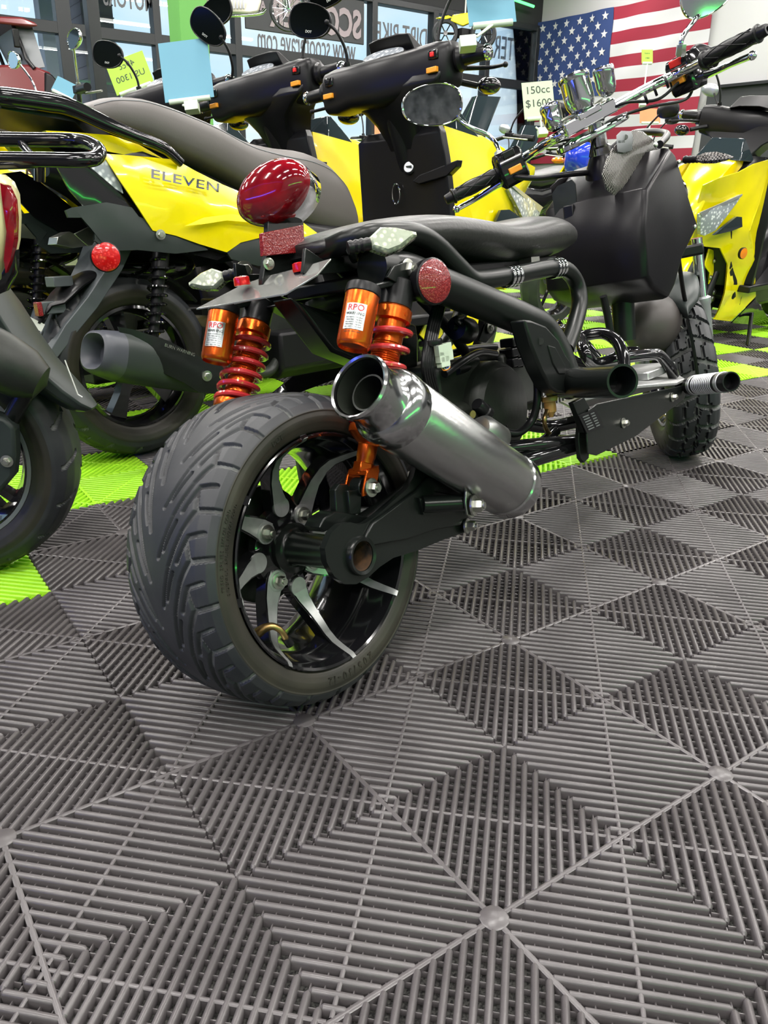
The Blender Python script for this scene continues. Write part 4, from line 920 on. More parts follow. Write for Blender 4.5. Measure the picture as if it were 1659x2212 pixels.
# front indicator + headlight rims in front of the tub
e_ = MB(); s0 = P(1478, 345, -.14); s1 = P(1585, 340, -.26); d_ = (s1 - s0).normalized(); e_.tube([s0 + d_ * t for t in np.linspace(0, .035, 8)], [.008, .0095, .0075, .009, .0075, .009, .0075, .009], 12)
e_.build('front_indicator_stalk', 'plast', mad)
fi = MB(); ww = .014; s_ = s0 + d_ * .033; LL = (s1 - s_).length; u2 = V(0, 0, 1); u2 = (u2 - d_ * u2.dot(d_)).normalized(); f2 = d_.cross(u2)
fi.rings([[s_ + d_ * LL * t + u2 * (h_ * a_) + f2 * (h_ * .8 * b_) for a_, b_ in ((1, 0), (.6, .7), (-.3, 1), (-.8, .4), (-.8, -.4), (-.3, -1), (.6, -.7))] for t, h_ in ((0, .007), (.2, .013), (.5, .014), (.8, .008), (1, .0015))]); fi.build('front_indicator', 'carbon', mad)
for k_, (u, v, y) in enumerate(((1478, 400, -.05), (1492, 402, .06))):
    hc = V(topf.x + .075, -.07 + .14 * k_, .70); hl = MB(); hl.lathe(hc, V(1, 0, 0), [(.030, -.06), (.052, -.02), (.058, .0), (.060, .03), (.055, .036), (.052, .03)], 40, cap=False); hl.build('headlight_shell', 'gloss', mad)
    MB().lathe(hc, V(1, 0, 0), [(.055, .028), (.04, .038), (0, .042)], 40, cap=False).build('headlight_lens', 'lamp', mad)
MB().box(V(topf.x + .04, 0, .70), (.03, .20, .02)).build('headlight_bracket', 'plast', mad, bevel=.003)
# ---------------- lower body / fork / front wheel
FWc = V(1.545, -.005, .238); st_a = .56
Ff = V(math.cos(st_a), math.sin(st_a), 0); Fa = V(-math.sin(st_a), math.cos(st_a), 0); Fu = Z
Fu = (Z + Fa * .05).normalized(); Fa = (Fa - Fu * Fa.dot(Fu)).normalized(); Ff = Fa.cross(Fu)
fwh = bpy.data.objects.new('front_wheel', None); COL.objects.link(fwh); fwh.parent = mad
Lf = 2 * PI * .238 / 24
def knob(u, y):
    t = np.abs(y); uu = (u + np.where(y < 0, 0, .5)) % 1.0
    g1 = (np.abs(((uu - t * 6.0) % 1.0) - .5) > .40) & (t > .004)
    g2 = np.abs(t - .002 - .004 * np.sin(u * 2 * PI)) < .0035
    g3 = np.abs(t - .030 - .004 * np.sign(np.sin(u * 2 * PI))) < .003
    return (g1 | g2 | g3).astype(float)
pf = [(0, .238), (.025, .2365), (.045, .231), (.058, .221), (.065, .208), (.068, .190), (.066, .170), (.060, .152), (.052, .142), (.046, .138)]
wheel_tyre(fwh, FWc, Fa, Ff, Fu, pf, knob, 720, 24, tread_w=.064, depth=.009, rmin=.205, mats=('tyre', 'tyreside', 'groove'), fine=.003)
r_ = MB(); r_.lathe(FWc, Fa, [(.140, -.050), (.134, -.052), (.128, -.040), (.118, -.020), (.118, .020), (.128, .040), (.134, .052), (.140, .050), (.132, .03), (.124, 0), (.132, -.03)], 48, cap=False, closed=True)
r_.lathe(FWc, Fa, [(.012, -.04), (.030, -.036), (.032, .036), (.012, .04)], 32)
for q in range(5):
    a = q * 2 * PI / 5; rd = Ff * math.cos(a) + Fu * math.sin(a); r_.tube([FWc + rd * .02, FWc + rd * .122], [.016, .010], 10)
r_.build('front_rim', 'gloss', fwh)
MB().lathe(FWc, Fa, [(.134, .0515), (.1405, .0518), (.1405, .0545), (.134, .0542)], 64, cap=False, closed=True).build('rim_edge', 'silver', fwh)
# fork legs (raked), fender
top_f = P(1300, 345, 0) + sup_ * .02
for sg in (-1, 1):
    lo = FWc + Fa * sg * .088; hi = lo + sup_ * .36
    MB().lathe(lo, hi - lo, [(.017, -.02), (.019, 0), (.021, .10), (.021, .18), (.0235, .185), (.0235, .20), (.015, .205)], 28).build('fork_leg', 'silver', mad)
    MB().cyl(lo + sup_ * .19, hi, .0145, 24).build('fork_tube', 'chrome', mad)
MB().box(FWc + sup_ * .33, (.05, .20, .03), (Ff, Fa, Fu)).build('lower_yoke', 'plast', mad, bevel=.006)
MB().cyl(FWc + Fa * .1, FWc - Fa * .1, .008, 16).build('front_axle', 'steel', mad)
ge = MB(); rs = []
for q in range(26):
    a = math.radians(28 + 150 * q / 25); rd = Ff * math.cos(a) + Fu * math.sin(a); R0 = .262 - .006 * abs(q - 12) / 12; w2 = .078 * math.sin(PI * min(1, .18 + q / 22)) ** .35
    rs.append([FWc + rd * (R0 + .022 * math.cos(t)) + Fa * (w2 * math.sin(t)) for t in np.linspace(-1.45, 1.45, 13)] + [FWc + rd * (R0 - .004 + .020 * math.cos(t)) + Fa * ((w2 - .003) * math.sin(t)) for t in np.linspace(1.45, -1.45, 13)])
ge.rings(rs); ge.build('front_fender', 'grey', mad, sharp=60)
# big dull dome, part of the front fender, between the fork legs
hc_ = P(1408, 700, -.02); MB().ell(hc_, (.105, .072, .078), 32).build('fender_dome', 'dome', mad, sharp=80)
hs = P(1345, 640, -.03); he = P(1350, 735, -.03)
MB().tube([hs + V(0, 0, .06), he], [.028, .026], 20).build('head_tube', 'frame', mad)
MB().tube(smooth([P(1303, 640, -.06), P(1312, 680, -.06), P(1322, 730, -.06), P(1335, 745, -.05)], 5), .0085, 10).build('corrugated_hose', 'plast', mad)
tb_('brake_hose', [P(1466, 560, -.12), P(1478, 640, -.10), P(1496, 710, -.09), P(1505, 760, -.09), P(1512, 795, -.085)], .0055, 'plast')
hk = MB()
hk.tube([P(1478, 712, -.10), P(1495, 728, -.10), P(1510, 722, -.10), P(1496, 712, -.10)], .0016, 6, closed=True); hk.tube([P(1470, 705, -.09), P(1488, 722, -.10)], .0016, 6); hk.build('hose_guide', 'steel', mad)
# ---------------- foot deck
deck = MB(); dz = [P(1240, 880, -.10), P(1250, 862, -.19), P(1380, 832, -.205), P(1462, 826, -.205), P(1480, 818, -.20), P(1458, 805, -.12), P(1330, 800, .05), P(1180, 850, .10)]
deck.prism(dz, Z * -.006); deck.build('foot_deck', 'alu', mad, bevel=.001)
dk2 = MB(); c0 = P(1385, 815, -.12); dk2.box(c0 + V(0, 0, .012), (.16, .10, .018)); dk2.build('battery_lid', 'alu', mad, bevel=.003)
lp_ = pl([(1272, 885), (1290, 872), (1478, 832), (1486, 845), (1478, 862), (1375, 942), (1290, 984), (1270, 980), (1268, 940)], -.205)
MB().prism(lp_, V(0, .004, 0)).build('side_skirt', 'satin', mad, bevel=.0015)
MB().prism([V(p.x, -p.y, p.z) for p in lp_], V(0, -.004, 0)).build('side_skirt', 'satin', mad, bevel=.0015)
for u, v in ((1452, 858), (1346, 914)): MB().bolt(P(u, v, -.206), V(0, -1, 0), .0065, .008).build('skirt_bolt', 'steel', mad)
bp = MB(); 
bp.prism(pl([(1238, 870), (1262, 858), (1285, 900), (1278, 925), (1262, 935)], -.200), V(0, .01, 0)); bp.prism(pl([(1254, 900), (1270, 920), (1275, 960), (1272, 990), (1262, 1000), (1254, 990), (1250, 950)], -.190), V(0, .008, 0)); bp.build('stand_bracket', 'frame', mad, bevel=.001)
vp_ = pl([(1250, 898), (1287, 883), (1305, 922), (1268, 936)], -.206)
o = MB().prism(vp_, V(0, .002, 0)).build('serial_plate', 'plast', mad); vt = MB()
ex = (vp_[1] - vp_[0]).normalized(); ey = (vp_[3] - vp_[0]).normalized(); LX = (vp_[1] - vp_[0]).length; LY = (vp_[3] - vp_[0]).length
for a_ in range(2):
    for b_ in range(6): c = vp_[0] + ex * LX * (.3 + .4 * a_) + ey * LY * (.15 + .14 * b_) + V(0, -.001, 0); vt.box(c, (LX * (.22 if a_ else .34), LY * .05, .0006), (ex, ey, ex.cross(ey)))
vt.build('serial_print', 'label', mad)
# rail tubes and rack loops over the deck
for pts in ([P(1235, 745, -.03), P(1255, 728, -.06), P(1300, 720, -.10), P(1330, 735, -.13), P(1345, 765, -.15), P(1350, 805, -.16)],
            [P(1190, 720, .05), P(1215, 712, .0), P(1250, 722, -.05), P(1262, 760, -.09), P(1285, 785, -.10), P(1340, 775, -.13), P(1400, 766, -.16), P(1425, 768, -.17), P(1448, 795, -.18), P(1455, 812, -.18)],
            [P(1205, 745, .08), P(1225, 770, .05), P(1270, 790, .0), P(1310, 780, -.04), P(1350, 762, -.06), P(1380, 760, -.09)],
            [P(1248, 720, .02), P(1265, 745, .0), P(1290, 775, -.02)]):
    tb_('deck_rail', pts, .0125, 'gloss')
# silver ribbed foot peg
a = P(1462, 838, -.185); b = P(1490, 833, -.215); c = P(1580, 824, -.335)
MB().cyl(a, b, .010, 16).build('peg_arm', 'satin', mad)
d = (c - b).normalized(); LL = (c - b).length; pg = [(.0175, 0), (.0185, .004), (.0185, .016)]
pg2 = MB(); pg2.lathe(b, d, [(.0170, 0), (.0207, .002), (.0207, LL - .004), (.0200, LL), (.0175, LL), (.0175, LL - .03), (0, LL - .03)], 36, cap=False); pg2.build('foot_peg', 'plast', mad)
rg = MB()
for q in range(11): rg.lathe(b + d * (LL * (.25 + .045 * q)), d, [(.0205, -.0020), (.0222, -.001), (.0222, .001), (.0205, .0020)], 32, cap=False)
rg.lathe(b + d * LL * .15, d, [(.0205, -.006), (.0222, -.005), (.0222, .005), (.0205, .006)], 32, cap=False); rg.lathe(b + d * LL * .82, d, [(.0205, -.006), (.0222, -.005), (.0222, .005), (.0205, .006)], 32, cap=False)
lab(rg.build('peg_ring', 'silver', mad), 'silver ribs around the black peg')
# lower frame tubes
for pts, r in (([P(905, 985, -.05), P(1050, 972, -.10), P(1180, 958, -.15), P(1275, 950, -.17)], .012), ([P(1060, 1020, -.10), P(1150, 990, -.14), P(1270, 955, -.17)], .016),
               ([P(1085, 985, -.10), P(1165, 960, -.13), P(1200, 930, -.14)], .011), ([P(1020, 835, .05), P(1120, 828, .0), P(1230, 818, -.08)], .014),
               ([P(1115, 835, -.02), P(1095, 880, -.05), P(1082, 925, -.08)], .012), ([P(1095, 905, .02), P(1180, 922, -.02), P(1270, 905, -.08), P(1400, 880, -.12)], .014),
               ([P(1180, 850, .02), P(1280, 835, -.06), P(1460, 820, -.12)], .012), ([P(1215, 700, .02), P(1170, 735, .06), P(1130, 800, .10), P(1100, 860, .10)], .014)):
    tb_('lower_frame_tube', pts, r, 'gloss')
# ---------------- engine and clutter behind the shock
en = MB(); ec = V(.46, .00, .33)
en.lathe(V(.50, -.09, .33), Yv, [(.03, 0), (.075, .006), (.088, .02), (.09, .08), (.07, .10), (.07, .16), (.03, .17)], 32)
en.lathe(V(.40, -.07, .30), Yv, [(.02, 0), (.055, .004), (.062, .02), (.062, .10)], 28)
en.box((.62, 0, .37), (.16, .12, .11)); en.box((.42, .02, .38), (.14, .14, .10)); en.build('engine_case', 'engine', mad, bevel=.008)
fn = MB()
for q in range(8): fn.box((.66 + q * .014, 0, .36), (.005, .13, .12))
fn.build('cylinder_fins', 'cast', mad)
MB().box((.36, .10, .29), (.42, .05, .12)).build('belt_cover', 'engine', mad, bevel=.02)
o = MB(); o.lathe(P(1075, 950, -.12), P(1040, 928, -.12) - P(1075, 950, -.12), [(.014, -.004), (.022, -.006), (.026, 0), (.026, .05), (.02, .06)], 28); o.build('starter_cover', 'cast', mad)
MB().lathe(P(985, 708, -.07), P(1035, 722, -.07) - P(985, 708, -.07), [(.005, -.012), (.006, -.002), (.020, .0), (.022, .004), (.022, .036), (.018, .042)], 28).build('solenoid', 'plast', mad)
MB().prism(pl([(1048, 700), (1068, 700), (1072, 715), (1050, 740), (1035, 735)], -.075), V(0, .004, 0)).build('solenoid_strap', 'satin', mad)
MB().bolt(P(1058, 709, -.078), -Yv, .006, .005).build('strap_bolt', 'steel', mad)
MB().tube(smooth([P(1000, 685, -.08), P(985, 690, -.09), P(1000, 704, -.08), P(1015, 712, -.075)], 4), .004, 8).build('solenoid_wire', 'plast', mad)
cn = MB()
for q, (u, v) in enumerate(((948, 758), (957, 755), (966, 752), (950, 772), (960, 770), (969, 766), (953, 782), (962, 780))): cn.box(P(u, v, -.12), (.012, .010, .017))
lab(cn.build('wire_connector', 'clip', mad, bevel=.0008), 'pale green multi-pin connector')
for k_, m_ in enumerate(('amber', 'led_wire', 'blue')):
    if m_ == 'led_wire': m_ = 'clip'
    tb_('connector_wire', [P(950 + k_ * 5, 788, -.118), P(958 + k_ * 4, 800 - k_ * 2, -.12), P(970, 796 - k_ * 3, -.12), P(972, 786, -.118)], .0011, m_, 4, 6)
for k_ in range(5):
    du = k_ * 5
    tb_('wire_loom', [P(940 + du, 655, -.09), P(928 + du, 700, -.10), P(918 + du, 750, -.11), P(914 + du, 800, -.11), P(925 + du, 845, -.09)], .0038, 'plast', 4, 8)
MB().lathe(P(930, 740, -.105), Z, [(.018, -.004), (.019, 0), (.018, .004)], 16, cap=False).build('loom_tie', 'plast', mad)
for pts, r, m_ in (([P(1150, 778, -.14), P(1160, 820, -.14), P(1160, 870, -.14), P(1148, 910, -.13), P(1120, 935, -.12), P(1090, 932, -.11), P(1065, 915, -.10)], .0072, 'plast'),
                   ([P(960, 808, -.08), P(1000, 780, -.08), P(1035, 762, -.07), P(1070, 765, -.06)], .0068, 'plast'),
                   ([P(985, 800, -.05), P(1040, 790, -.03), P(1090, 800, .0)], .0085, 'plast'), ([P(960, 770, -.02), P(1010, 755, -.02), P(1070, 750, -.02)], .007, 'plast'),
                   ([P(905, 640, -.05), P(960, 700, -.04), P(1010, 770, -.03), P(1040, 850, -.03)], .009, 'plast')):
    tb_('hose', pts, r, m_)
MB().lathe(P(1030, 872, -.10), P(1062, 905, -.10) - P(1030, 872, -.10), [(.010, 0), (.012, .004), (.012, .022), (.014, .024), (.014, .036), (.009, .042)], 20).build('spark_plug_cap', 'plast', mad)
MB().lathe(P(1186, 853, -.15), -Z, [(.005, -.006), (.006, 0), (.014, .002), (.0155, .006), (.0145, .011), (.011, .013), (.0105, .030), (.007, .034), (.004, .040)], 28).build('fuel_filter', 'filter', mad)
tb_('fuel_hose', [P(1182, 886, -.15), P(1176, 910, -.15), P(1185, 935, -.14), P(1212, 948, -.14)], .0042, 'brass')
tb_('fuel_hose', [P(1186, 852, -.15), P(1184, 835, -.15), P(1178, 800, -.14)], .005, 'plast')
rg_ = MB()
for q in range(9): rg_.box(P(1100 + (q % 3) * 10, 740 + (q // 3) * 22, -.06), (.020 + .004 * (q % 2), .030, .016))
rg_.build('relay_stack', 'plast', mad, bevel=.002)
MB().lathe(P(1020, 895, -.115), V(-.2, -1, 0), [(.0045, 0), (.0065, 0), (.0065, .002), (.0045, .002)], 20).build('drain_screw', 'brass', mad)
MB().prism(pl([(630, 640), (720, 690), (905, 720), (905, 820), (820, 800), (720, 760)], .02), V(0, .05, 0)).build('inner_fender', 'satin', mad, bevel=.006)
MB().prism(pl([(620, 655), (640, 650), (740, 680), (900, 700), (910, 760), (740, 720)], .05), V(0, .06, 0)).build('loom_cover', 'plast', mad, bevel=.01)
# ================================================================== YELLOW MAXI SCOOTERS
A = Fr((.225, 1.735, 0), .20, -.08)
Bf = Fr((.0714, 2.349, 0), .20, -.08)
Cf = Fr((4.65, 2.42, 0), 3.34, -.06)
a_ = A.P
def xz(pts, y=None): return [V(p.x, (p.y if y is None else y), p.z) for p in pts]
def ap(lst, y): return [a_(u, v, y) for u, v in lst]
def maxi(fr, label, group, stretch=1.0):
    s = root('yellow_scooter', fr, label, 'scooter', group)
    def part(mb, name, m, **k): return mb.build(name, m, s, **k)
    # ---- wheels
    Rw = .245
    def sgroove(u, y):
        t = np.abs(y); uu = (u + np.where(y < 0, 0, .5)) % 1.0
        return (((np.abs(uu - .2 - t * 9) < .05) & (t > .010) & (t < .058)) | ((np.abs(uu - .75 - t * 6) < .04) & (t > .03) & (t < .06))).astype(float)
    for wx_, nm in ((0, 'rear_wheel'), (1.42, 'front_wheel')):
        c = V(wx_, 0, Rw); e = bpy.data.objects.new(nm, None); COL.objects.link(e); e.parent = s
        wheel_tyre(e, c, Yv, X, Z, [(0, Rw), (.025, Rw - .003), (.045, Rw - .012), (.058, Rw - .028), (.062, Rw - .045), (.058, Rw - .062), (.048, Rw - .078), (.040, Rw - .084)], sgroove, 420, 16, tread_w=.06, depth=.004, rmin=Rw - .04, fine=.004)
        r_ = MB(); r_.lathe(c, Yv, [(.163, -.044), (.155, -.046), (.150, -.034), (.140, -.01), (.140, .01), (.150, .034), (.155, .046), (.163, .044), (.156, .02), (.150, 0), (.156, -.02)], 48, cap=False, closed=True)
        r_.lathe(c, Yv, [(.015, -.05), (.034, -.045), (.036, .045), (.015, .05)], 28)
        for q in range(5):
            a = q * 2 * PI / 5 + .5; rd = X * math.cos(a) + Z * math.sin(a); tg = Yv.cross(rd)
            r_.rings([[c + rd * r0 + tg * w0 + Yv * h0 for w0, h0 in ((-ww, -.018), (ww, -.018), (ww, .018), (-ww, .018))] for r0, ww in ((.025, .018), (.08, .014), (.145, .024))])
        r_.build('rim', 'gloss', e, sharp=30)
        if wx_ > 0:
            MB().lathe(c - Yv * .05, Yv, [(.045, 0), (.095, 0), (.095, .004), (.045, .004)], 48, cap=False, closed=True).build('brake_disc', 'steel', e)
            MB().lathe(c + Yv * .05, Yv, [(.045, 0), (.095, 0), (.095, .004), (.045, .004)], 48, cap=False, closed=True).build('brake_disc', 'steel', e)
    # ---- body sides
    side = ap([(222, 332), (262, 334), (320, 339), (380, 345)], -.150) + ap([(420, 368), (480, 398), (560, 432), (640, 470)], -.158) + ap([(700, 514), (700, 530)], -.155) + ap([(660, 530), (610, 522), (560, 514), (520, 524), (490, 545)], -.165) + ap([(430, 527), (380, 509), (330, 498), (296, 445), (258, 388)], -.165)
    sd = MB().panel(side, .022, .004); part(sd, 'side_panel', 'yellow', sharp=60)
    sd2 = MB().panel([V(p.x, -p.y, p.z) for p in side], .022, .004, dirn=1); part(sd2, 'side_panel', 'yellow', sharp=60)
    # lower crease panel
    cre = ap([(400, 488), (440, 470), (500, 462), (570, 472), (660, 500)], -.186) + ap([(662, 506), (560, 482), (490, 476), (440, 484)], -.190)
    part(MB().panel(cre, .002, .002, cuts=1), 'side_crease', 'yellow')
    # badge
    e0, e1 = a_(322, 384, -.189), a_(470, 424, -.189)
    bd = MB().text('ELEVEN', Matrix.Identity(4), 1.0, .06, spacing=1.08, bold=.012)
    w0 = max(v[0] for v in bd.v); d0 = (e1 - e0); Lb = d0.length; d0.normalize(); u0 = V(-d0.z, 0, d0.x).normalized() if d0.x > 0 else Z
    u0 = (Z - d0 * d0.z).normalized()
    bd.v = [tuple(e0 + d0 * (v[0] / w0 * Lb) + u0 * (v[1] * .030 + .05 * v[0] / w0 * .2) - Yv * (.002 + v[2] * .03)) for v in bd.v]
    o = part(bd, 'badge', 'chrome', recalc=False); lab(o, 'chrome ELEVEN badge')
    # yellow shoulder above the side panel, both sides
    for sg in (1, -1):
        up = ap([(98, 282), (140, 284), (240, 292), (300, 312), (365, 350), (360, 356), (300, 340), (222, 325), (150, 312), (118, 305)], -.125)
        part(MB().panel([V(p.x, p.y * sg, p.z) for p in up], .010, .02, dirn=-sg), 'shoulder_panel', 'yellow', sharp=60)
        # lamp strip and black belt under it
        lm = ap([(165, 330), (205, 332), (228, 346), (262, 400), (266, 418), (250, 408), (200, 365)], -.150)
        part(MB().panel([V(p.x, p.y * sg, p.z) for p in lm], .006, .006, dirn=-sg), 'tail_lamp', 'lamp', sharp=60)
        bl_ = ap([(118, 350), (160, 345), (205, 372), (262, 420), (296, 452), (330, 502), (430, 532), (492, 550), (470, 562), (400, 545), (320, 520), (245, 488), (190, 455), (150, 410)], -.150)
        part(MB().panel([V(p.x, p.y * sg, p.z) for p in bl_], .010, .006, dirn=-sg), 'tail_fairing', 'gloss', sharp=60)
        gf = ap([(142, 455), (158, 448), (230, 437), (285, 448), (300, 468), (420, 515), (450, 540), (380, 548), (300, 540), (235, 542), (205, 520), (226, 492), (200, 470), (148, 470)], -.160)
        part(MB().panel([V(p.x, p.y * sg, p.z) for p in gf], .008, .008, dirn=-sg), 'lower_fairing', 'grey', sharp=60)
        gf2 = ap([(490, 545), (520, 524), (560, 514), (640, 522), (640, 560), (560, 575), (500, 560)], -.160)
        part(MB().panel([V(p.x, p.y * sg, p.z) for p in gf2], .010, .008, dirn=-sg), 'floor_fairing', 'grey', sharp=60)
    part(MB().bolt(a_(347, 507, -.170), V(-.2, -1, 0), .008, .006), 'fairing_bolt', 'steel')
    # core so that nothing is hollow
    co = MB(); co.sup([(-.16, 0, .74, .05, .02, 4), (-.08, 0, .74, .12, .05, 4), (.05, 0, .70, .14, .10, 4), (.25, 0, .64, .145, .10, 4), (.55, 0, .56, .145, .06, 4), (.80, 0, .52, .14, .08, 4), (.95, 0, .40, .12, .10, 4), (1.20, 0, .40, .12, .12, 4)], 24)
    part(co, 'body_core', 'plast')
    # ---- seat
    sec = [(-.075, .868, .85, .06), (-.05, .882, .83, .095), (.0, .902, .812, .13), (.07, .906, .79, .15), (.15, .893, .755, .158), (.27, .862, .715, .16), (.38, .822, .665, .16), (.50, .812, .61, .155), (.60, .812, .565, .148), (.69, .79, .55, .138), (.76, .74, .55, .125), (.80, .67, .55, .115), (.815, .60, .555, .10)]
    ar = np.array(sec); t_ = np.linspace(0, len(sec) - 1, 44); ar = np.stack([np.interp(t_, range(len(sec)), ar[:, q]) for q in range(4)], 1)
    ar[1:-1] = (ar[:-2] + ar[1:-1] * 2 + ar[2:]) / 4
    part(MB().sup([(x, 0, (zt + zb) / 2, hw, (zt - zb) / 2, 3.2) for x, zt, zb, hw in ar], 40), 'seat', 'seat', sharp=70)
    for sg in (-1, 1):
        sp_ = []
        for i in range(4, 42, 1):
            x, zt, zb, hw = ar[i]; k = .70; sp_.append(V(x, sg * hw * (1 - k ** 3.2) ** (1 / 3.2) * 1.002, (zt + zb) / 2 + (zt - zb) / 2 * k))
        part(MB().tube(sp_, .0014, 5), 'seat_seam', 'greyp')
    # ---- grab rail
    for sg in (-1, 1):
        gr_ = [a_(-60, 200, -.09), a_(0, 208, -.115), a_(90, 220, -.125), a_(150, 232, -.135), a_(240, 272, -.158), a_(300, 297, -.168), a_(355, 320, -.172), a_(392, 352, -.165)]
        part(MB().tube(smooth([V(p.x, p.y * sg * -1 * -1, p.z) if sg > 0 else V(p.x, -p.y, p.z) for p in gr_], 6), [.010, .016, .017, .014, .011, .011, .009], 14, flat=1.3), 'grab_rail', 'gloss')
    part(MB().tube([V(-.30, -.11, .872), V(-.33, 0, .876), V(-.30, .11, .872)], .013, 12), 'grab_rail_end', 'gloss')
    part(MB().rings([[V(-.27, y, z) for y, z in ((-.10, .862), (.10, .862), (.10, .85), (-.10, .85))], [V(-.12, y, z) for y, z in ((-.13, .865), (.13, .865), (.13, .83), (-.13, .83))], [V(-.02, y, z) for y, z in ((-.10, .82), (.10, .82), (.10, .76), (-.10, .76))]]), 'rail_mount', 'plast')
    # ---- rear mudguard and plate holder
    hg = MB(); rs = []
    for q in range(22):
        a = math.radians(38 + 112 * q / 21); rd = X * math.cos(a) + Z * math.sin(a); R0 = Rw + .022 + (.018 if q > 18 else 0); w2 = .062 * (1 if q < 18 else 1 - (q - 17) * .14)
        rs.append([V(0, 0, Rw) + rd * (R0 + .012 * math.cos(t) - .012) + Yv * (w2 * math.sin(t)) for t in np.linspace(-1.5, 1.5, 11)] + [V(0, 0, Rw) + rd * (R0 - .005 + .010 * math.cos(t) - .012) + Yv * ((w2 - .004) * math.sin(t)) for t in np.linspace(1.5, -1.5, 11)])
    hg.rings(rs); part(hg, 'rear_mudguard', 'plast', sharp=60)
    ph = MB(); a0, a1 = a_(208, 520, 0), a_(70, 768, 0)
    def phs(p, w_, t_): return [p + V(.0, -w_, 0), p + V(0, w_, 0), p + V(.02, w_, -t_), p + V(.02, -w_, -t_)]
    ph.rings([phs(a_(225, 500, 0), .09, .05), phs(a_(205, 560, 0), .095, .03), phs(a_(160, 640, 0), .075, .03), phs(a_(118, 700, 0), .060, .028), phs(a_(78, 768, 0), .060, .012)]); part(ph, 'plate_holder', 'slategrey', bevel=.002)
    pt = MB(); pt.box(a_(128, 608, -.01), (.05, .05, .025)); pt.box(a_(112, 664, -.02), (.06, .03, .03)); part(pt, 'plate_holder_lugs', 'slategrey', bevel=.002)
    part(MB().box(a_(83, 668, -.03), (.012, .025, .034)), 'small_reflector', 'reflector', bevel=.002)
    part(MB().box(a_(76, 700, -.02), (.004, .04, .02), ax3(V(.5, -.2, .8))), 'paper_tag', 'white')
    mt = MB(); mt.prism(ap([(125, 512), (150, 500), (168, 508), (205, 520), (195, 530), (160, 536), (122, 528)], -.02), V(0, .05, 0)); mt.prism(ap([(160, 505), (222, 475), (226, 480), (200, 530), (190, 532)], -.05), V(0, .004, 0)); part(mt, 'plate_bracket', 'steel', bevel=.001)
    rc = a_(228, 555, -.155); part(MB().lathe(rc, V(-.35, -1, 0), [(.034, -.012), (.036, -.002), (.036, .004), (.033, .006)], 40), 'reflector_shell', 'plast')
    part(MB().lathe(rc, V(-.35, -1, 0), [(.0332, .003), (.0332, .007), (.029, .010), (0, .011)], 40, cap=False), 'round_reflector', 'reflred')
    # ---- muffler
    def ex(u, v, yy=-.175): return a_(u, v, yy)
    ec0, ec1 = ex(208, 760, -.215), ex(455, 815, -.125); ed = (ec1 - ec0).normalized(); EL = (ec1 - ec0).length; ux = (Z - ed * ed.z).normalized(); uy = ed.cross(ux)
    def ering(t, a, b, p=2.6, sh=0): return [ec0 + ed * t + ux * (b * math.copysign(abs(math.sin(q)) ** (2 / p), math.sin(q)) + sh) + uy * (a * math.copysign(abs(math.cos(q)) ** (2 / p), math.cos(q))) for q in [2 * PI * j / 36 for j in range(36)]]
    mm = MB(); mm.rings([ering(.03, .020, .022), ering(.0, .030, .032), ering(-.012, .040, .043), ering(-.006, .048, .050), ering(.015, .052, .055), ering(.05, .054, .060)]); part(mm, 'muffler_mouth', 'grey2', sharp=50)
    mm = MB(); mm.rings([ering(.05, .054, .060), ering(.07, .056, .062), ering(.13, .055, .060), ering(.22, .050, .052, sh=-.005), ering(.32, .042, .040, sh=-.012), ering(.40, .03, .028, sh=-.018)]); part(mm, 'muffler', 'grey', sharp=50)
    hs_ = MB(); hs_.panel(ap([(255, 706), (290, 712), (360, 735), (430, 770), (500, 798), (520, 830), (480, 852), (430, 848), (400, 828), (340, 800), (300, 770), (262, 725)], -.228), .010, .004); part(hs_, 'heat_shield', 'satin', sharp=60)
    lt = MB().text('BURN WARNING', Matrix.Identity(4), 1.0, .01); w0 = max(v[0] for v in lt.v); p0, p1 = a_(355, 748, -.242), a_(420, 770, -.242); d1 = (p1 - p0); L1 = d1.length; d1.normalize(); u1 = (Z - d1 * d1.z).normalized()
    lt.v = [tuple(p0 + d1 * (v[0] / w0 * L1) + u1 * (v[1] * .012) - Yv * (v[2] * .02)) for v in lt.v]; part(lt, 'warning_print', 'steel', recalc=False)
    for u, v in ((290, 776), (447, 812)): part(MB().bolt(a_(u, v, -.236), V(-.2, -1, 0), .009, .006), 'shield_bolt', 'steel')
    # ---- engine, shocks
    eg = MB(); eg.lathe(V(.28, -.13, .27), Yv, [(.05, 0), (.08, .01), (.085, .06), (.085, .24), (.05, .27)], 28); eg.box((.18, .11, .26), (.50, .07, .13)); eg.box((.42, 0, .33), (.22, .18, .14)); eg.tube(smooth([V(.45, -.12, .24), V(.36, -.15, .19), V(.26, -.175, .21), V(.20, -.18, .24)], 5), .016, 12)
    part(eg, 'engine', 'engine', bevel=.006)
    ab = MB(); ab.ell((.10, .03, .50), (.16, .10, .05), 24); part(ab, 'air_box', 'gloss')
    for sg in (-1, 1):
        t0_, t1_ = V(.075, sg * .115, .545), V(.005, sg * .125, .30)
        e = bpy.data.objects.new('shock_absorber', None); COL.objects.link(e); e.parent = s
        MB().lathe(t0_, t1_ - t0_, [(.020, -.01), (.022, .0), (.022, .05), (.017, .055), (.014, .16), (.014, .235)], 20).build('shock_body', 'plast', e)
        MB().coil(t0_ + (t1_ - t0_) * .10, t0_ + (t1_ - t0_) * .92, .0245, .0040, 9, 6, 14).build('spring', 'gloss', e)
    # ---- floor, inner leg shield
    fl = MB()
    for sg in (-1, 1): fl.prism([V(.62, sg * .10, .56), V(.90, sg * .12, .30), V(1.20, sg * .12, .30), V(1.20, sg * .22, .30), V(.88, sg * .22, .30), V(.62, sg * .165, .55)], Z * -.035)
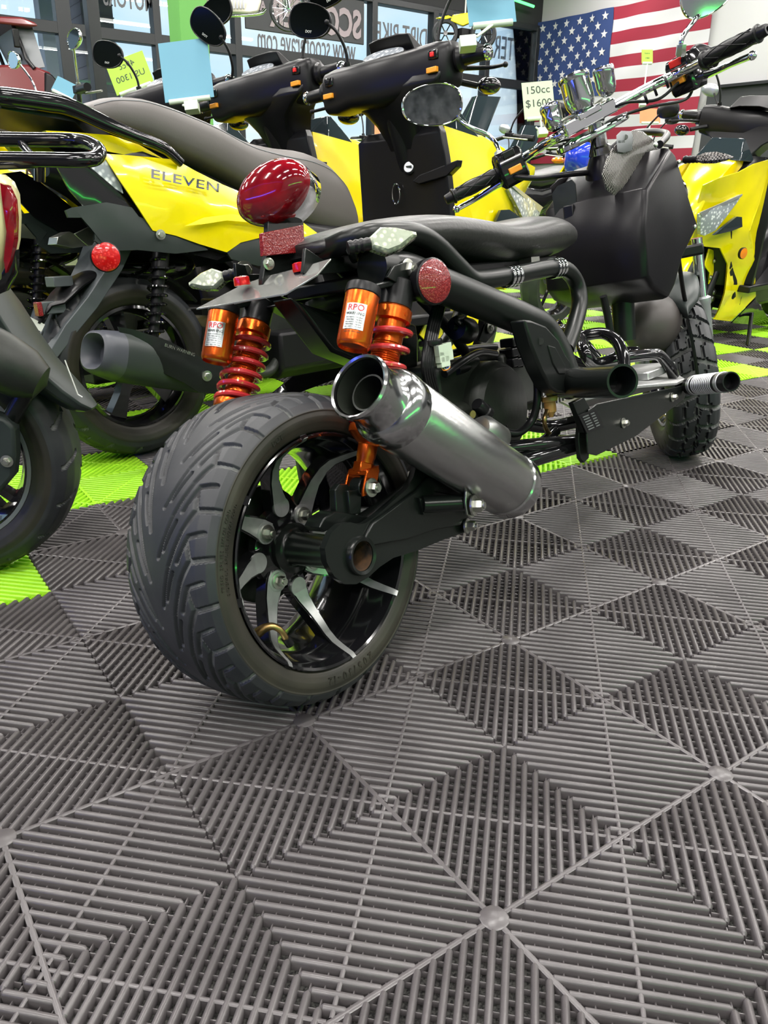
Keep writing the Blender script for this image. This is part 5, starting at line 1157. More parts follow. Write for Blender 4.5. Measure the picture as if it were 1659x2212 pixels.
    part(fl, 'floor_board', 'plast', bevel=.006)
    part(MB().rings([[V(x, sgn * hw, z) for x, sgn in ((.62, -1), (.62, 1), (1.24, 1), (1.24, -1))] for z, hw in ((.22, .16), (.30, .15), (.44, .11), (.52, .08))]), 'centre_tunnel', 'plast', bevel=.02)
    def lv(z, x0, x1, hw, k=1.0): return [V(x0 + .008, -hw * .9, z), V(x0 + .012, -hw * .55, z), V(x0 + .012, hw * .55, z), V(x0 + .008, hw * .9, z), V(x0, hw, z), V(x0 + .03, hw, z), V(x0 + .05, hw * .80, z), V(x1 - .05, hw * .72, z), V(x1, hw * .4, z), V(x1, -hw * .4, z), V(x1 - .05, -hw * .72, z), V(x0 + .05, -hw * .80, z), V(x0 + .03, -hw, z), V(x0, -hw, z)]
    part(MB().rings([lv(.30, 1.12, 1.36, .205), lv(.45, 1.13, 1.42, .210), lv(.57, 1.145, 1.50, .212), lv(.70, 1.140, 1.50, .210), lv(.80, 1.13, 1.44, .204), lv(.880, 1.12, 1.36, .194), lv(.908, 1.14, 1.33, .16)]), 'inner_leg_shield', 'plast', sharp=35, bevel=.004)
    gb = MB(); gb.prism([A.PX(u, v, 1.135) for u, v in ((890, 392), (905, 378), (988, 345), (985, 360), (965, 380), (905, 398))], V(.03, 0, 0)); part(gb, 'glovebox_ledge', 'plast', bevel=.003)
    kc = a_(935, 366, -.03); kc.x = 1.150; kn = V(-1, -.3, .3)
    part(MB().lathe(kc - kn.normalized() * .01, kn, [(.022, 0), (.024, .018), (.020, .022)], 32), 'ignition_ring', 'plast'); part(MB().lathe(kc + kn.normalized() * .011, kn, [(.018, 0), (.018, .003), (0, .003)], 32, cap=False), 'ignition_face', 'silver')
    part(MB().box(kc + kn.normalized() * .015, (.004, .022, .006)), 'ignition_slot', 'ink')
    part(MB().tube([V(1.146, a_(893, 420, .03).y, a_(893, 420, .03).z) + V(-.008, .018 * math.cos(t), .034 * math.sin(t)) for t in [2 * PI * j / 24 for j in range(24)]], .0028, 8, closed=True), 'bag_hook', 'chrome')
    # ---- outer leg shield, from the front view of the facing scooter
    cp = Cf.P
    def sx_(p): return V(1.3 + (p.x - 1.3) * stretch if p.x > 1.3 else p.x, p.y, p.z)
    ol = [cp(1668, 343, .165), cp(1630, 354, .165), cp(1596, 372, .155), cp(1550, 386, .125), cp(1520, 400, .085), cp(1508, 440, .06), cp(1502, 490, .06), cp(1503, 528, .075), cp(1525, 533, .10), cp(1556, 536, .130), cp(1572, 570, .145), cp(1583, 610, .15), cp(1584, 635, .15), cp(1560, 665, .14), cp(1543, 690, .13), cp(1577, 694, .150), cp(1606, 668, .175), cp(1633, 640, .19), cp(1630, 560, .195), cp(1620, 498, .19), cp(1640, 440, .185)]
    for sg in (1, -1):
        part(MB().panel([V(sx_(p).x, p.y * sg, p.z) for p in ol], .022, .006, dirn=sg), 'leg_shield', 'yellow', sharp=60)
        tl_ = [cp(1534, 507, .140), cp(1560, 485, .150), cp(1583, 467, .158), cp(1594, 468, .164), cp(1595, 489, .166), cp(1572, 498, .158)]
        part(MB().panel([V(sx_(p).x, (p.y + .020) * sg, p.z) for p in tl_], .004, .012, dirn=sg), 'turn_lens', 'glassdark', sharp=60)
        hl_ = [cp(1503, 462, .085), cp(1540, 445, .115), cp(1593, 420, .150), cp(1580, 440, .145), cp(1558, 468, .135), cp(1535, 497, .12), cp(1512, 508, .095), cp(1503, 505, .085)]
        part(MB().panel([V(sx_(p).x, (p.y + .022) * sg, p.z) for p in hl_], .004, .016, dirn=sg), 'headlight', 'lamp', sharp=60)
        sr = [cp(1500, 458, .08), cp(1592, 418, .15), cp(1590, 423, .15), cp(1505, 468, .085)]
        part(MB().panel([V(sx_(p).x, (p.y + .028) * sg, p.z) for p in sr], .001, .006, dirn=sg, cuts=1), 'headlight_trim', 'silver')
        am_ = cp(1604, 547, .205); am_ = V(am_.x, am_.y * sg, am_.z)
        part(MB().lathe(am_, V(.3, sg, 0), [(.027, -.006), (.028, .0), (.028, .005), (.025, .007)], 32), 'side_reflector_rim', 'plast'); part(MB().lathe(am_, V(.3, sg, 0), [(.025, .004), (.025, .008), (0, .010)], 32, cap=False), 'side_reflector', 'amber')
        # black stripe line on the rear edge of the shield and lower belly
        bf_ = [cp(1668, 700, .19), cp(1632, 645, .19), cp(1606, 672, .175), cp(1580, 698, .15), cp(1640, 702, .15), cp(1700, 700, .16)]
        part(MB().panel([V(p.x, p.y * sg, p.z) for p in bf_], .004, .006, dirn=sg), 'belly_panel', 'gloss')
    nx = max(sx_(p).x for p in ol)
    ns = MB(); ns.rings([[V(x, s_ * hw, z) for x, s_ in ((x0, -1), (x1 - .02, -1), (x1, -.5), (x1, .5), (x1 - .02, 1), (x0, 1))] for z, x0, x1, hw in ((.52, 1.45, nx - .02, .072), (.62, 1.40, nx + .0, .075), (.75, 1.35, nx - .06, .085), (.86, 1.30, nx - .20, .10), (.90, 1.28, nx - .34, .09))]); part(ns, 'nose', 'yellow', sharp=40, bevel=.008)
    part(MB().rings([[V(1.34 - .05, y, .88), V(1.34 + .10, y * .9, .88), V(1.34 + .02, y * .6, .98), V(1.34, y * .6, .98)] for y in (-.13, -.05, .05, .13)]), 'windscreen', 'glassdark', bevel=.004)
    # front fender and fork
    fe = MB(); rs = []
    for q in range(20):
        a = math.radians(20 + 120 * q / 19); rd = X * math.cos(a) + Z * math.sin(a); R0 = Rw + .026
        rs.append([V(1.42, 0, Rw) + rd * (R0 + .012 * math.cos(t)) + Yv * (.068 * math.sin(t)) for t in np.linspace(-1.4, 1.4, 9)] + [V(1.42, 0, Rw) + rd * (R0 - .006 + .010 * math.cos(t)) + Yv * (.064 * math.sin(t)) for t in np.linspace(1.4, -1.4, 9)])
    fe.rings(rs)
    part(fe, 'front_fender', 'yellow', sharp=60)
    for sg in (-1, 1):
        fb_ = [V(1.36, sg * .082, .46), V(1.48, sg * .080, .48), V(1.50, sg * .082, .40), V(1.42, sg * .086, .36), V(1.40, sg * .088, .28), V(1.36, sg * .088, .30), V(1.38, sg * .086, .38)]
        part(MB().prism(fb_, V(0, -sg * .010, 0)), 'fender_wing', 'yellow', bevel=.004)
        for zz in (.42, .34): part(MB().bolt(V(1.415, sg * .089, zz), V(0, sg, 0), .008, .005), 'fender_bolt', 'steel')
        part(MB().lathe(V(1.42, sg * .088, .22), V(-.42, 0, 1), [(.020, 0), (.022, .02), (.020, .20), (.024, .205), (.027, .24), (.024, .26), (.027, .28), (.024, .30), (.027, .32), (.022, .34)], 20), 'fork_leg', 'plast')
        cal = MB(); cal.box((1.345, sg * .078, .245), (.040, .030, .070)); cal.lathe(V(1.34, sg * .095, .262), V(0, sg, 0), [(.014, -.01), (.014, .006)], 16); cal.lathe(V(1.34, sg * .095, .230), V(0, sg, 0), [(.014, -.01), (.014, .006)], 16); part(cal, 'brake_caliper', 'cast', bevel=.003)
    part(MB().lathe(V(1.27, 0, .55), V(-.42, 0, 1), [(.03, -.15), (.03, .45)], 20), 'steering_column', 'plast')
    part(MB().tube([V(.84, .13, .17), V(1.26, .30, .012)], .011, 10), 'kick_stand', 'satin'); part(MB().box((1.27, .30, .006), (.05, .03, .012)), 'stand_foot', 'plast', bevel=.002)
    part(MB().rings([[V(x, s_ * hw, z) for x, s_ in ((.40, -1), (1.16, -1), (1.16, 1), (.40, 1))] for z, hw in ((.16, .14), (.19, .17), (.30, .17))]), 'belly', 'plast', bevel=.01)
    # ---- handlebar cowl
    def cw(y): return V(1.095 - .207 * y, y, 1.052 - .07 * y)
    rr = []
    for y, hx, hz, dz_ in ((-.245, .030, .045, .004), (-.235, .046, .066, .002), (-.19, .055, .074, .0), (-.12, .070, .070, .0), (0, .092, .078, -.01), (.12, .070, .070, .0), (.19, .055, .074, .0), (.235, .046, .066, .002), (.245, .030, .045, .004)):
        c = cw(y) + Z * dz_; rr.append([c + V(hx * math.copysign(abs(math.cos(t)) ** .6, math.cos(t)), 0, hz * math.copysign(abs(math.sin(t)) ** .6, math.sin(t))) for t in [2 * PI * j / 24 for j in range(24)]])
    part(MB().rings(rr), 'handlebar_cowl', 'plast', sharp=50)
    part(MB().rings([[V(x, s_ * hw, z) for x, s_ in ((x0, -.6), (x0, .6), (x0 + .03, 1), (x1, 1), (x1, -1), (x0 + .03, -1))] for z, x0, x1, hw in ((.80, 1.16, 1.30, .080), (.87, 1.12, 1.26, .078), (.92, 1.085, 1.24, .090), (.96, 1.06, 1.22, .120), (.99, 1.05, 1.20, .165), (1.02, 1.045, 1.18, .215), (1.05, 1.06, 1.16, .225))]), 'cowl_neck', 'plast', sharp=40, bevel=.008)
    dn = V(-.55, -.05, .85).normalized(); dc = V(1.065, 0, 1.125); du = V(0, 1, -.07); du = (du - dn * du.dot(dn)).normalized(); dv = dn.cross(du)
    dash = lambda k_, off: [dc + dn * off + du * (.085 * k_ * math.cos(t)) + dv * (.042 * k_ * math.sin(t)) for t in [2 * PI * j / 36 for j in range(36)]]
    part(MB().rings([dash(1.12, -.03), dash(1.06, -.004), dash(1.0, .0)]), 'dash_bezel', 'plast')
    part(MB().rings([dash(.97, -.001), dash(.97, .003)]), 'dash_glass', 'lamp')
    part(MB().rings([[V(1.12, y, 1.12 + dz_), V(1.19, y, 1.13 + dz_), V(1.10, y * .9, 1.185 + dz_ * .6), V(1.085, y * .9, 1.182 + dz_ * .6)] for y, dz_ in ((-.10, -.01), (-.05, .0), (.05, .0), (.10, -.01))]), 'dash_visor', 'plast', bevel=.004)
    for sg in (1, -1):
        g0, g1 = cw(sg * .245) + Z * .012, (V(1.03, .35, 1.04) if sg > 0 else V(1.175, -.35, 1.09)); d = (g1 - g0).normalized(); LL = (g1 - g0).length
        part(MB().lathe(g0, d, [(.032, 0), (.038, .010), (.034, .022), (.0225, .026), (.0210, LL - .016), (.019, LL - .012)], 28), 'grip', 'plast')
        part(MB().lathe(g1 - d * .012, d, [(.019, 0), (.0235, .002), (.0235, .012), (.019, .019), (.012, .021), (.012, .014), (0, .014)], 24, cap=False), 'bar_end', 'chrome')
        b = cw(sg * .20) + V(-.072, 0, .004); part(MB().box(b + V(.012, 0, -.018), (.014, .036, .016), (V(1, 0, 0), V(-.2, 1, -.07).normalized(), Z)), 'signal_switch', 'orangebtn', bevel=.002)
        part(MB().box(b + V(.018, 0, .026), (.010, .034, .026), (V(1, 0, 0), V(-.2, 1, -.07).normalized(), Z)), 'switch_well', 'gloss', bevel=.003)
        part(MB().box(b + V(.012, 0, .026), (.010, .012, .014), (V(1, 0, 0), V(-.2, 1, -.07).normalized(), Z)), 'kill_switch' if sg < 0 else 'beam_switch', 'redbtn' if sg < 0 else 'plast', bevel=.002)
        l0 = g0 + V(.03, 0, -.02); l1 = g1 + V(.045, sg * .03, -.035); lv_ = MB().tube(smooth([l0, (l0 + l1) / 2 + V(.03, 0, 0), l1], 6), [.008, .006, .005], 10); lv_.ell(l1, (.009, .009, .009), 12); part(lv_, 'brake_lever', 'plast')
        # front indicator on the cowl
        part(MB().ell(cw(sg * .20) + V(.12, sg * .09, -.055), (.045, .035, .026), 20), 'front_indicator', 'gloss')
        part(MB().tube([cw(sg * .19) + V(.06, 0, -.03), cw(sg * .20) + V(.11, sg * .05, -.05)], .010, 8), 'indicator_stalk', 'plast')
    # mirrors
    fa = lambda c: V(-1, -.42, .05)
    mirror(V(.985, .262, 1.262), V(-1, -.45, .05), .080, .054, V(0, -.25, 1), [V(1.005, .200, 1.250), V(1.03, .175, 1.215), V(1.055, .165, 1.16), V(1.06, .165, 1.11)], rim='plast', face='darkmirror', par=s, word='DOT', egg=.1)
    mirror(V(1.18, -.285, 1.345), V(-1, -.35, .05), .080, .054, V(0, .3, 1), [V(1.185, -.245, 1.32), V(1.17, -.20, 1.26), V(1.15, -.175, 1.19), V(1.14, -.17, 1.13)], rim='plast', face='darkmirror', par=s, word='DOT', egg=-.1)
    return s
GA = 'yellow scooters on the showroom floor'
sA = maxi(A, 'yellow scooter with grey seat and ELEVEN badge, right behind the black custom scooter', GA, 1.28)
sB = copy_tree(sA); sB.matrix_world = Bf.M; lab(sB, 'yellow scooter half hidden behind the one with the full ELEVEN badge')
sC = maxi(Cf, 'yellow scooter facing the other way, amber side reflector and headlight visible', GA)
def swing(o_, base, ang, axis='X'):
    o_.matrix_local = Matrix.Translation(base) @ Matrix.Rotation(ang, 4, axis) @ Matrix.Translation(-Vector(base))
for ch in sB.children:
    if ch.name.startswith('mirror') and ch.type == 'EMPTY':
        ys = [c.data.vertices[0].co.y for c in ch.children if c.name.startswith('mirror_stem')]
        if ys and ys[0] > 0: swing(ch, (1.06, .165, 1.11), .50)
# ================================================================== FOREGROUND SCOOTER AT THE LEFT EDGE
wl_ = onplane(-62, 1225, 2, 0)
D = Fr((wl_.x, wl_.y, 0), 2.62, .0)
dp = D.P
# we look at its right hand side from behind: side offsets are negative
sD = root('touring_scooter', D, 'dark scooter cut off by the left edge, with tubular rear rack and pale yellow tail', 'scooter')
def dpart(mb, name, m, **k): return mb.build(name, m, sD, **k)
# side offset sign that faces the camera
side_s = 1 if (D.I @ CAM_P).y > 0 else -1
Rd = .235; cD = V(0, 0, Rd)
ew = bpy.data.objects.new('rear_wheel', None); COL.objects.link(ew); ew.parent = sD
def dgroove(u, y):
    t = np.abs(y); uu = (u + np.where(y < 0, 0, .5)) % 1.0
    return (((np.abs(uu - .3 - t * 8) < .05) & (t > .012) & (t < .05))).astype(float)
wheel_tyre(ew, cD, Yv, X, Z, [(0, Rd), (.025, Rd - .003), (.045, Rd - .012), (.057, Rd - .028), (.061, Rd - .045), (.057, Rd - .06), (.047, Rd - .074), (.040, Rd - .080)], dgroove, 600, 18, tread_w=.06, depth=.004, rmin=Rd - .036, fine=.003)
r_ = MB(); r_.lathe(cD, Yv, [(.157, -.044), (.149, -.046), (.144, -.034), (.134, -.01), (.134, .01), (.144, .034), (.149, .046), (.157, .044), (.150, .02), (.144, 0), (.150, -.02)], 64, cap=False, closed=True)
r_.lathe(cD, Yv, [(.015, -.05), (.034, -.045), (.036, .045), (.015, .05)], 28)
for q in range(5):
    a = q * 2 * PI / 5 + .2; rd = X * math.cos(a) + Z * math.sin(a); tg = Yv.cross(rd)
    for da in (-.13, .13):
        rd2 = X * math.cos(a + da) + Z * math.sin(a + da); tg2 = Yv.cross(rd2); r_.rings([[cD + rd2 * r0 + tg2 * w0 + Yv * h0 for w0, h0 in ((-ww, -.014), (ww, -.014), (ww, .014), (-ww, .014))] for r0, ww in ((.025, .008), (.08, .006), (.14, .007))])
r_.build('rim', 'gloss', ew, sharp=30)
MB().lathe(cD, Yv, [(.1535, side_s * .0445), (.1610, side_s * .0448), (.1610, side_s * .048), (.1535, side_s * .0475)], 64, cap=False, closed=True).build('rim_edge', 'greyp', ew)
s5 = MB(); ringtext(s5, 'TUBELESS 120/70-12', cD, Yv * -side_s, X, Z, -.0600, .196, math.radians(60), .012, .0006); s5.build('tyre_lettering', 'tyreside', ew, recalc=False)
ys = side_s
def dl(lst, y): return [dp(u, v, y * ys) for u, v in lst]
# long mudguard tongue sweeping down to the right
tg_ = MB(); rs = []
for (u, v, w_, t_) in ((-10, 620, .055, .05), (22, 665, .060, .05), (60, 725, .060, .045), (105, 785, .055, .035), (150, 830, .048, .024), (185, 862, .036, .014), (205, 880, .018, .006)):
    c = dp(u, v, .02 * ys); rs.append([c + V(.01, -w_, -t_ * .6), c + V(0, -w_, 0), c + V(-.004, -w_ * .5, t_ * .25), c + V(-.004, w_ * .5, t_ * .25), c + V(0, w_, 0), c + V(.01, w_, -t_ * .6), c + V(.03, w_ * .5, -t_), c + V(.03, -w_ * .5, -t_)])
tg_.rings(rs); dpart(tg_, 'rear_mudguard', 'grey', sharp=50, bevel=.003)
MB_ = MB(); MB_.tube([dp(140, 778, .05 * ys), dp(168, 852, .05 * ys), dp(178, 858, .05 * ys)], .0012, 5); dpart(MB_, 'mudguard_line', 'white')  # thin white line down the mudguard tongue
dpart(MB().lathe(dp(15, 788, .10 * ys), V(1, 0, .6), [(.0, -.07), (.03, -.06), (.045, -.03), (.05, .01), (.05, .10)], 28), 'muffler_end', 'engine')
dpart(MB().tube([dp(-30, 900, .07 * ys), dp(20, 912, .08 * ys), dp(70, 822, .08 * ys)], .016, 12), 'frame_stay', 'satin')
cv_ = dl([(-60, 880), (10, 905), (30, 925), (33, 985), (28, 1030), (-10, 1075), (-60, 1080)], .11); dpart(MB().prism(cv_, V(0, -.035 * ys, 0)), 'transmission_cover', 'grey', bevel=.006)
dpart(MB().bolt(dp(15, 996, .115 * ys), V(0, ys, 0), .007, .006), 'cover_bolt', 'steel')
# pale tail with red lamp on its corner
tb1 = dl([(-60, 372), (-8, 376), (12, 392), (24, 420), (28, 470), (26, 520), (16, 570), (0, 610), (-60, 640)], .13)
dpart(MB().panel(tb1, .04, .04, dirn=ys), 'tail_body', 'cream', sharp=60)
tb2 = dl([(0, 395), (14, 402), (28, 432), (31, 470), (30, 520), (22, 562), (12, 590), (8, 560), (14, 500), (10, 440)], .145)
dpart(MB().panel(tb2, .012, .02, dirn=ys), 'tail_lamp', 'redlens', sharp=60)
tb3 = dl([(-60, 600), (0, 588), (20, 560), (33, 540), (32, 590), (10, 630), (-60, 660)], .13); dpart(MB().panel(tb3, .012, .02, dirn=ys), 'tail_underpanel', 'gloss', sharp=60)
dpart(MB().rings([[V(x, s_ * .12, z) for x, s_ in ((.9, -1), (.9, 1), (-.02, 1), (-.02, -1))] for z in (.55, .74)]), 'body_core', 'plast', bevel=.02)
# rack
def dr(pts): return [dp(u, v, y * ys) for u, v, y in pts]
dpart(MB().tube(smooth(dr([(-200, 300, -.02), (-60, 300, -.02), (80, 302, -.02), (150, 303, -.02), (188, 308, .0), (214, 325, .035), (205, 342, .065), (170, 346, .08), (100, 345, .08), (0, 344, .08), (-200, 344, .08)]), 8), .0115, 18), 'rack_hoop', 'gloss')
dpart(MB().tube(smooth(dr([(-200, 364, .085), (0, 356, .085), (60, 354, .08), (90, 350, .08), (114, 340, .08)]), 5), .0072, 12), 'rack_stay', 'gloss')
dpart(MB().tube(dr([(44, 308, -.02), (68, 336, .06)]), .0065, 10), 'rack_stay', 'gloss')
dpart(MB().tube(dr([(86, 352, .06), (86, 391, .055)]), .0085, 10), 'rack_leg', 'gloss')
for x in (.35, .70): dpart(MB().tube([V(x, -.05, .74), V(x, -.05, dp(0, 300, -.02 * ys).z)], .009, 10), 'rack_leg', 'gloss')
dpart(MB().rings([[V(x, s_ * .13, z) for x, s_ in ((1.3, -1), (1.3, 1), (.2, 1), (.2, -1))] for z in (.30, .55)]), 'lower_body', 'plast', bevel=.02)
# second wheel of the scooter, outside the frame, so that it stands
e2 = MB(); e2.lathe(V(1.35, 0, Rd), Yv, [(.15, -.05), (.20, -.06), (.235, -.02), (.235, .02), (.20, .06), (.15, .05)], 40, cap=False, closed=True); dpart(e2, 'front_wheel', 'tyre')
# ================================================================== BACKGROUND MACHINES
def gmotor(name, x, y, yaw, label, body='gloss', seatm='leather', s=1.0, screen=True, accent=None, mirrors=True, tall=0.0, group='machines in the rows beyond the yellow scooters', mface='darkmirror', mshell='plast'):
    fr = Fr((x, y, 0), yaw, -.05); r = root(name, fr, label, 'motorcycle' if name == 'motorcycle' else 'scooter', group)
    def pt(mb, nm, m, **k): return mb.build(nm, m, r, **k)
    Rw = .28; wb = 1.35
    for wx_, nm in ((0, 'rear_wheel'), (wb, 'front_wheel')):
        c = V(wx_, 0, Rw); e = bpy.data.objects.new(nm, None); COL.objects.link(e); e.parent = r
        MB().lathe(c, Yv, [(Rw - .07, -.045), (Rw - .03, -.055), (Rw, -.02), (Rw, .02), (Rw - .03, .055), (Rw - .07, .045)], 40, cap=False, closed=True).build('tyre', 'tyre', e)
        q_ = MB(); q_.lathe(c, Yv, [(Rw - .07, -.03), (Rw - .085, 0), (Rw - .07, .03), (Rw - .065, 0)], 40, cap=False, closed=True); q_.lathe(c, Yv, [(.03, -.05), (.03, .05)], 20)
        for k in range(6):
            a = k * PI / 3; q_.tube([c, c + (X * math.cos(a) + Z * math.sin(a)) * (Rw - .08)], .010, 6)
        q_.build('rim', 'gloss', e)
        MB().lathe(c - Yv * .045, Yv, [(.05, 0), (.11, 0), (.11, .004), (.05, .004)], 36, cap=False, closed=True).build('brake_disc', 'steel', e)
    pt(MB().sup([(-.25, 0, .80, .03, .02, 3), (-.15, 0, .79, .10, .05, 3), (.10, 0, .74, .13, .09, 3), (.45, 0, .66, .14, .12, 3), (.70, 0, .62, .12, .18, 3), (.95, 0, .68, .15, .22, 3), (1.12, 0, .82, .14, .16, 3), (1.28, 0, .90, .08, .08, 3), (1.34, 0, .90, .03, .03, 3)], 24), 'body_shell', body, sharp=60)
    pt(MB().sup([(-.12, 0, .86, .08, .03, 3), (.0, 0, .87, .13, .045, 3), (.25, 0, .83, .14, .045, 3), (.45, 0, .80, .13, .05, 3), (.60, 0, .80, .10, .04, 3)], 24), 'seat', seatm, sharp=60)
    pt(MB().box((.5, 0, .38), (.45, .22, .28)), 'engine', 'engine', bevel=.03)
    if accent: pt(MB().panel([V(.75, -.165, .60), V(1.05, -.17, .62), V(1.25, -.13, .80), V(1.10, -.15, .92), V(.90, -.16, .80)], .02, .01), 'accent_panel', accent); pt(MB().panel([V(.75, .165, .60), V(1.05, .17, .62), V(1.25, .13, .80), V(1.10, .15, .92), V(.90, .16, .80)], .02, .01, dirn=1), 'accent_panel', accent)
    for sg in (-1, 1): pt(MB().tube([V(wb, sg * .07, Rw), V(1.13, sg * .07, .92)], .018, 12), 'fork_leg', 'dullchrome')
    rs = []
    for q in range(12):
        a = math.radians(30 + 100 * q / 11); rd = X * math.cos(a) + Z * math.sin(a); rs.append([V(wb, 0, Rw) + rd * (Rw + .03 + .01 * math.cos(t)) + Yv * (.06 * math.sin(t)) for t in np.linspace(-1.5, 1.5, 7)] + [V(wb, 0, Rw) + rd * (Rw + .025) + Yv * (.056 * math.sin(t)) for t in np.linspace(1.5, -1.5, 7)])
    pt(MB().rings(rs), 'front_fender', accent or body, sharp=60)
    hz = 1.05 + tall
    pt(MB().tube(smooth([V(1.0, .37, hz), V(1.04, .22, hz + .01), V(1.10, .08, hz - .04), V(1.10, -.08, hz - .04), V(1.04, -.22, hz + .01), V(1.0, -.37, hz)], 5), .012, 10), 'handlebar', 'satin')
    for sg in (-1, 1):
        pt(MB().cyl(V(1.02, sg * .26, hz + .005), V(1.0, sg * .38, hz), .018, 14), 'grip', 'plast'); pt(MB().tube([V(1.08, sg * .20, hz), V(1.07, sg * .38, hz - .01)], .005, 8), 'brake_lever', 'steel')
        pt(MB().box((1.04, sg * .22, hz + .01), (.04, .05, .035)), 'switch_pod', 'plast', bevel=.004)
        if mirrors: mirror(V(.99, sg * .33, hz + .20), V(-1, 0, .08), .062, .040, V(0, -.2 * sg, 1), [V(1.0, sg * .30, hz + .19), V(1.03, sg * .24, hz + .10), V(1.04, sg * .22, hz + .02)], rim=mshell, face=mface, par=r)
        pt(MB().ell((1.20, sg * .17, .88), (.03, .04, .018), 14), 'front_indicator', 'amber')
    pt(MB().lathe(V(1.24, 0, .90), V(1, 0, 0), [(.04, -.04), (.07, 0), (.075, .03), (.06, .04), (0, .05)], 28), 'headlight', 'lamp')
    if screen: pt(MB().rings([[V(1.22, y, .98), V(1.235, y, .98), V(1.12 - abs(y) * .6, y * .8, 1.28), V(1.11 - abs(y) * .6, y * .8, 1.28)] for y in (-.14, -.07, 0, .07, .14)]), 'windscreen', 'glassdark')
    pt(MB().box((-.25, 0, .72), (.03, .14, .04)), 'tail_lamp', 'redlens', bevel=.005); pt(MB().tube([V(.60, .12, .25), V(.62, .30, .01)], .012, 8), 'kick_stand', 'satin')
    pt(MB().lathe(V(-.15, -.16, .42), V(1, .05, -.2), [(.03, .02), (.05, 0), (.055, .05), (.05, .35), (.03, .40)], 20), 'muffler', 'satin')
    return r
def at(u, v, z): p = onplane(u, v, 2, z); return p
def place(u, dep, yaw, back=.0):
    """ground point seen along column u at a given depth"""
    d = ray(u, 430); p = CAM_P + d * dep; return p.x, p.y
M['whitep'] = mat('gloss_white_paint', (0.75, 0.76, 0.74), 0.25, coat=0.5)
bgs = [   # kind, x, y, yaw, label, body, accent, screen, tall, mirror shell, mirror glass
    ('motorcycle', 4.33, 3.12, 3.34, 'blue motorcycle with yellow fender half hidden behind the black tank cover', 'blue', 'yellow', False, -.10, 'plast', 'darkmirror'),
    ('motorcycle', 4.31, 4.12, 3.34, 'black motorcycle in front of the window, left of the pale green price card', 'gloss', None, True, .0, 'silver', 'mirror'),
    ('motorcycle', 4.14, 4.97, 3.34, 'black and blue motorcycle with round lamp between the two yellow leg shields', 'gloss', 'blue', False, .0, 'plast', 'darkmirror'),
    ('motorcycle', 5.95, 3.30, 3.34, 'tall black motorcycle with silver mirrors in front of the charcoal wall', 'gloss', None, True, .14, 'silver', 'mirror'),
    ('motorcycle', 6.26, 4.55, 3.34, 'white motorcycle standing under the flag', 'whitep', 'signgreen', False, .05, 'plast', 'darkmirror'),
    ('motorcycle', 6.09, 5.50, 3.34, 'black motorcycle in the far row beside the corner of the window', 'gloss', None, True, .0, 'silver', 'mirror'),
    ('scooter', -.27, 3.86, .2, 'black scooter behind the grey seats, its chrome mirror beside the lime card', 'gloss', None, False, .06, 'chrome', 'mirror'),
    ('scooter', -.46, 4.76, .2, 'black scooter whose mirror shows just above the black grab rail', 'gloss', None, False, -.02, 'plast', 'mirror'),
]
for (nm, x, y, yaw, lb, bd_, acc, scr, tall, msh, mfc) in bgs:
    gmotor(nm, x, y, yaw, lb, bd_, 'leather', 1.0, scr, acc, True, tall, None, mfc, msh)
s3 = copy_tree(sA); s3.matrix_world = Fr((-.083, 2.963, 0), .20, -.08).M; lab(s3, 'yellow scooter farthest back in the row, only its black cowl shows beside the green column')
# helmet like black headlamp hanging between the bars is the dirt bike's round lamp
# ---------------- price cards, each held by a clip
def card(c, ux_, uy_, w_, h_, m, label, lines=(), clip=None, mirrored=False, txt=.03):
    ux_ = Vector(ux_).normalized(); uy_ = Vector(uy_); uy_ = (uy_ - ux_ * uy_.dot(ux_)).normalized(); n_ = ux_.cross(uy_)
    e = bpy.data.objects.new('price_card', None); COL.objects.link(e); tag(e, label, 'sign')
    MB().box(c, (w_, h_, .002), (ux_, uy_, n_)).build('card', m, e)
    for k_, t in enumerate(lines):
        sg = -1 if mirrored else 1
        MB().text(t, M4(c + n_ * .0016 + uy_ * (h_ * (.18 - .36 * k_)), ux_ * sg, uy_), txt, .0003, 'CENTER').build('card_print', 'ink', e, recalc=False)
    if clip is not None:
        cl_ = MB(); b = c - uy_ * h_ * .5
        cl_.tube([b - ux_ * w_ * .42, b + ux_ * w_ * .42], .010, 10); cl_.tube([b, clip + (b - clip) * .35], [.008, .006], 8, flat=.6)
        cl_.tube([clip + (b - clip) * .35 - ux_ * .010, clip - ux_ * .012], .011, 8, flat=.6); cl_.tube([clip + (b - clip) * .42 - ux_ * .03, clip + (b - clip) * .1 - ux_ * .012], .006, 8, flat=.8)
        cl_.box(clip, (.05, .035, .04), (ux_, uy_, n_)); cl_.build('clip', 'clip', e, bevel=.002)
    return e
def up(u, v, dep): return CAM_P + ray(u, v) * dep
RX, RY = CX, -CY
card(up(402, 152, 3.05), RX * .97 + RY * .12, RY + RX * -.05, .19, .23, 'signblue', 'sky blue price card clipped to the left grip of the rear yellow scooter', (), up(415, 232, 2.95), True, .018)
card(up(1060, 8, 2.5), RX * .97 + RY * .10, RY + RX * .02, .15, .13, 'signblue', 'sky blue price card clipped to the right grip at the top of the view', (), up(1010, 95, 2.45))
card(up(280, 158, 4.0), RX * .90 + RY * .34, RY * .95 - RX * .36, .20, .17, 'signgreen', 'lime green card with mirrored 49cc print above the grey seat', ('49cc', 'US 1300'), up(305, 205, 4.0), True, .045)
card(up(1163, 216, 4.1), RX * .99 + RY * .09, RY - RX * .03, .16, .19, 'signpale', 'pale green card printed 150cc and $1600 beside the chrome gauges', ('150cc', '$1600'), up(1172, 286, 4.1), False, .055)
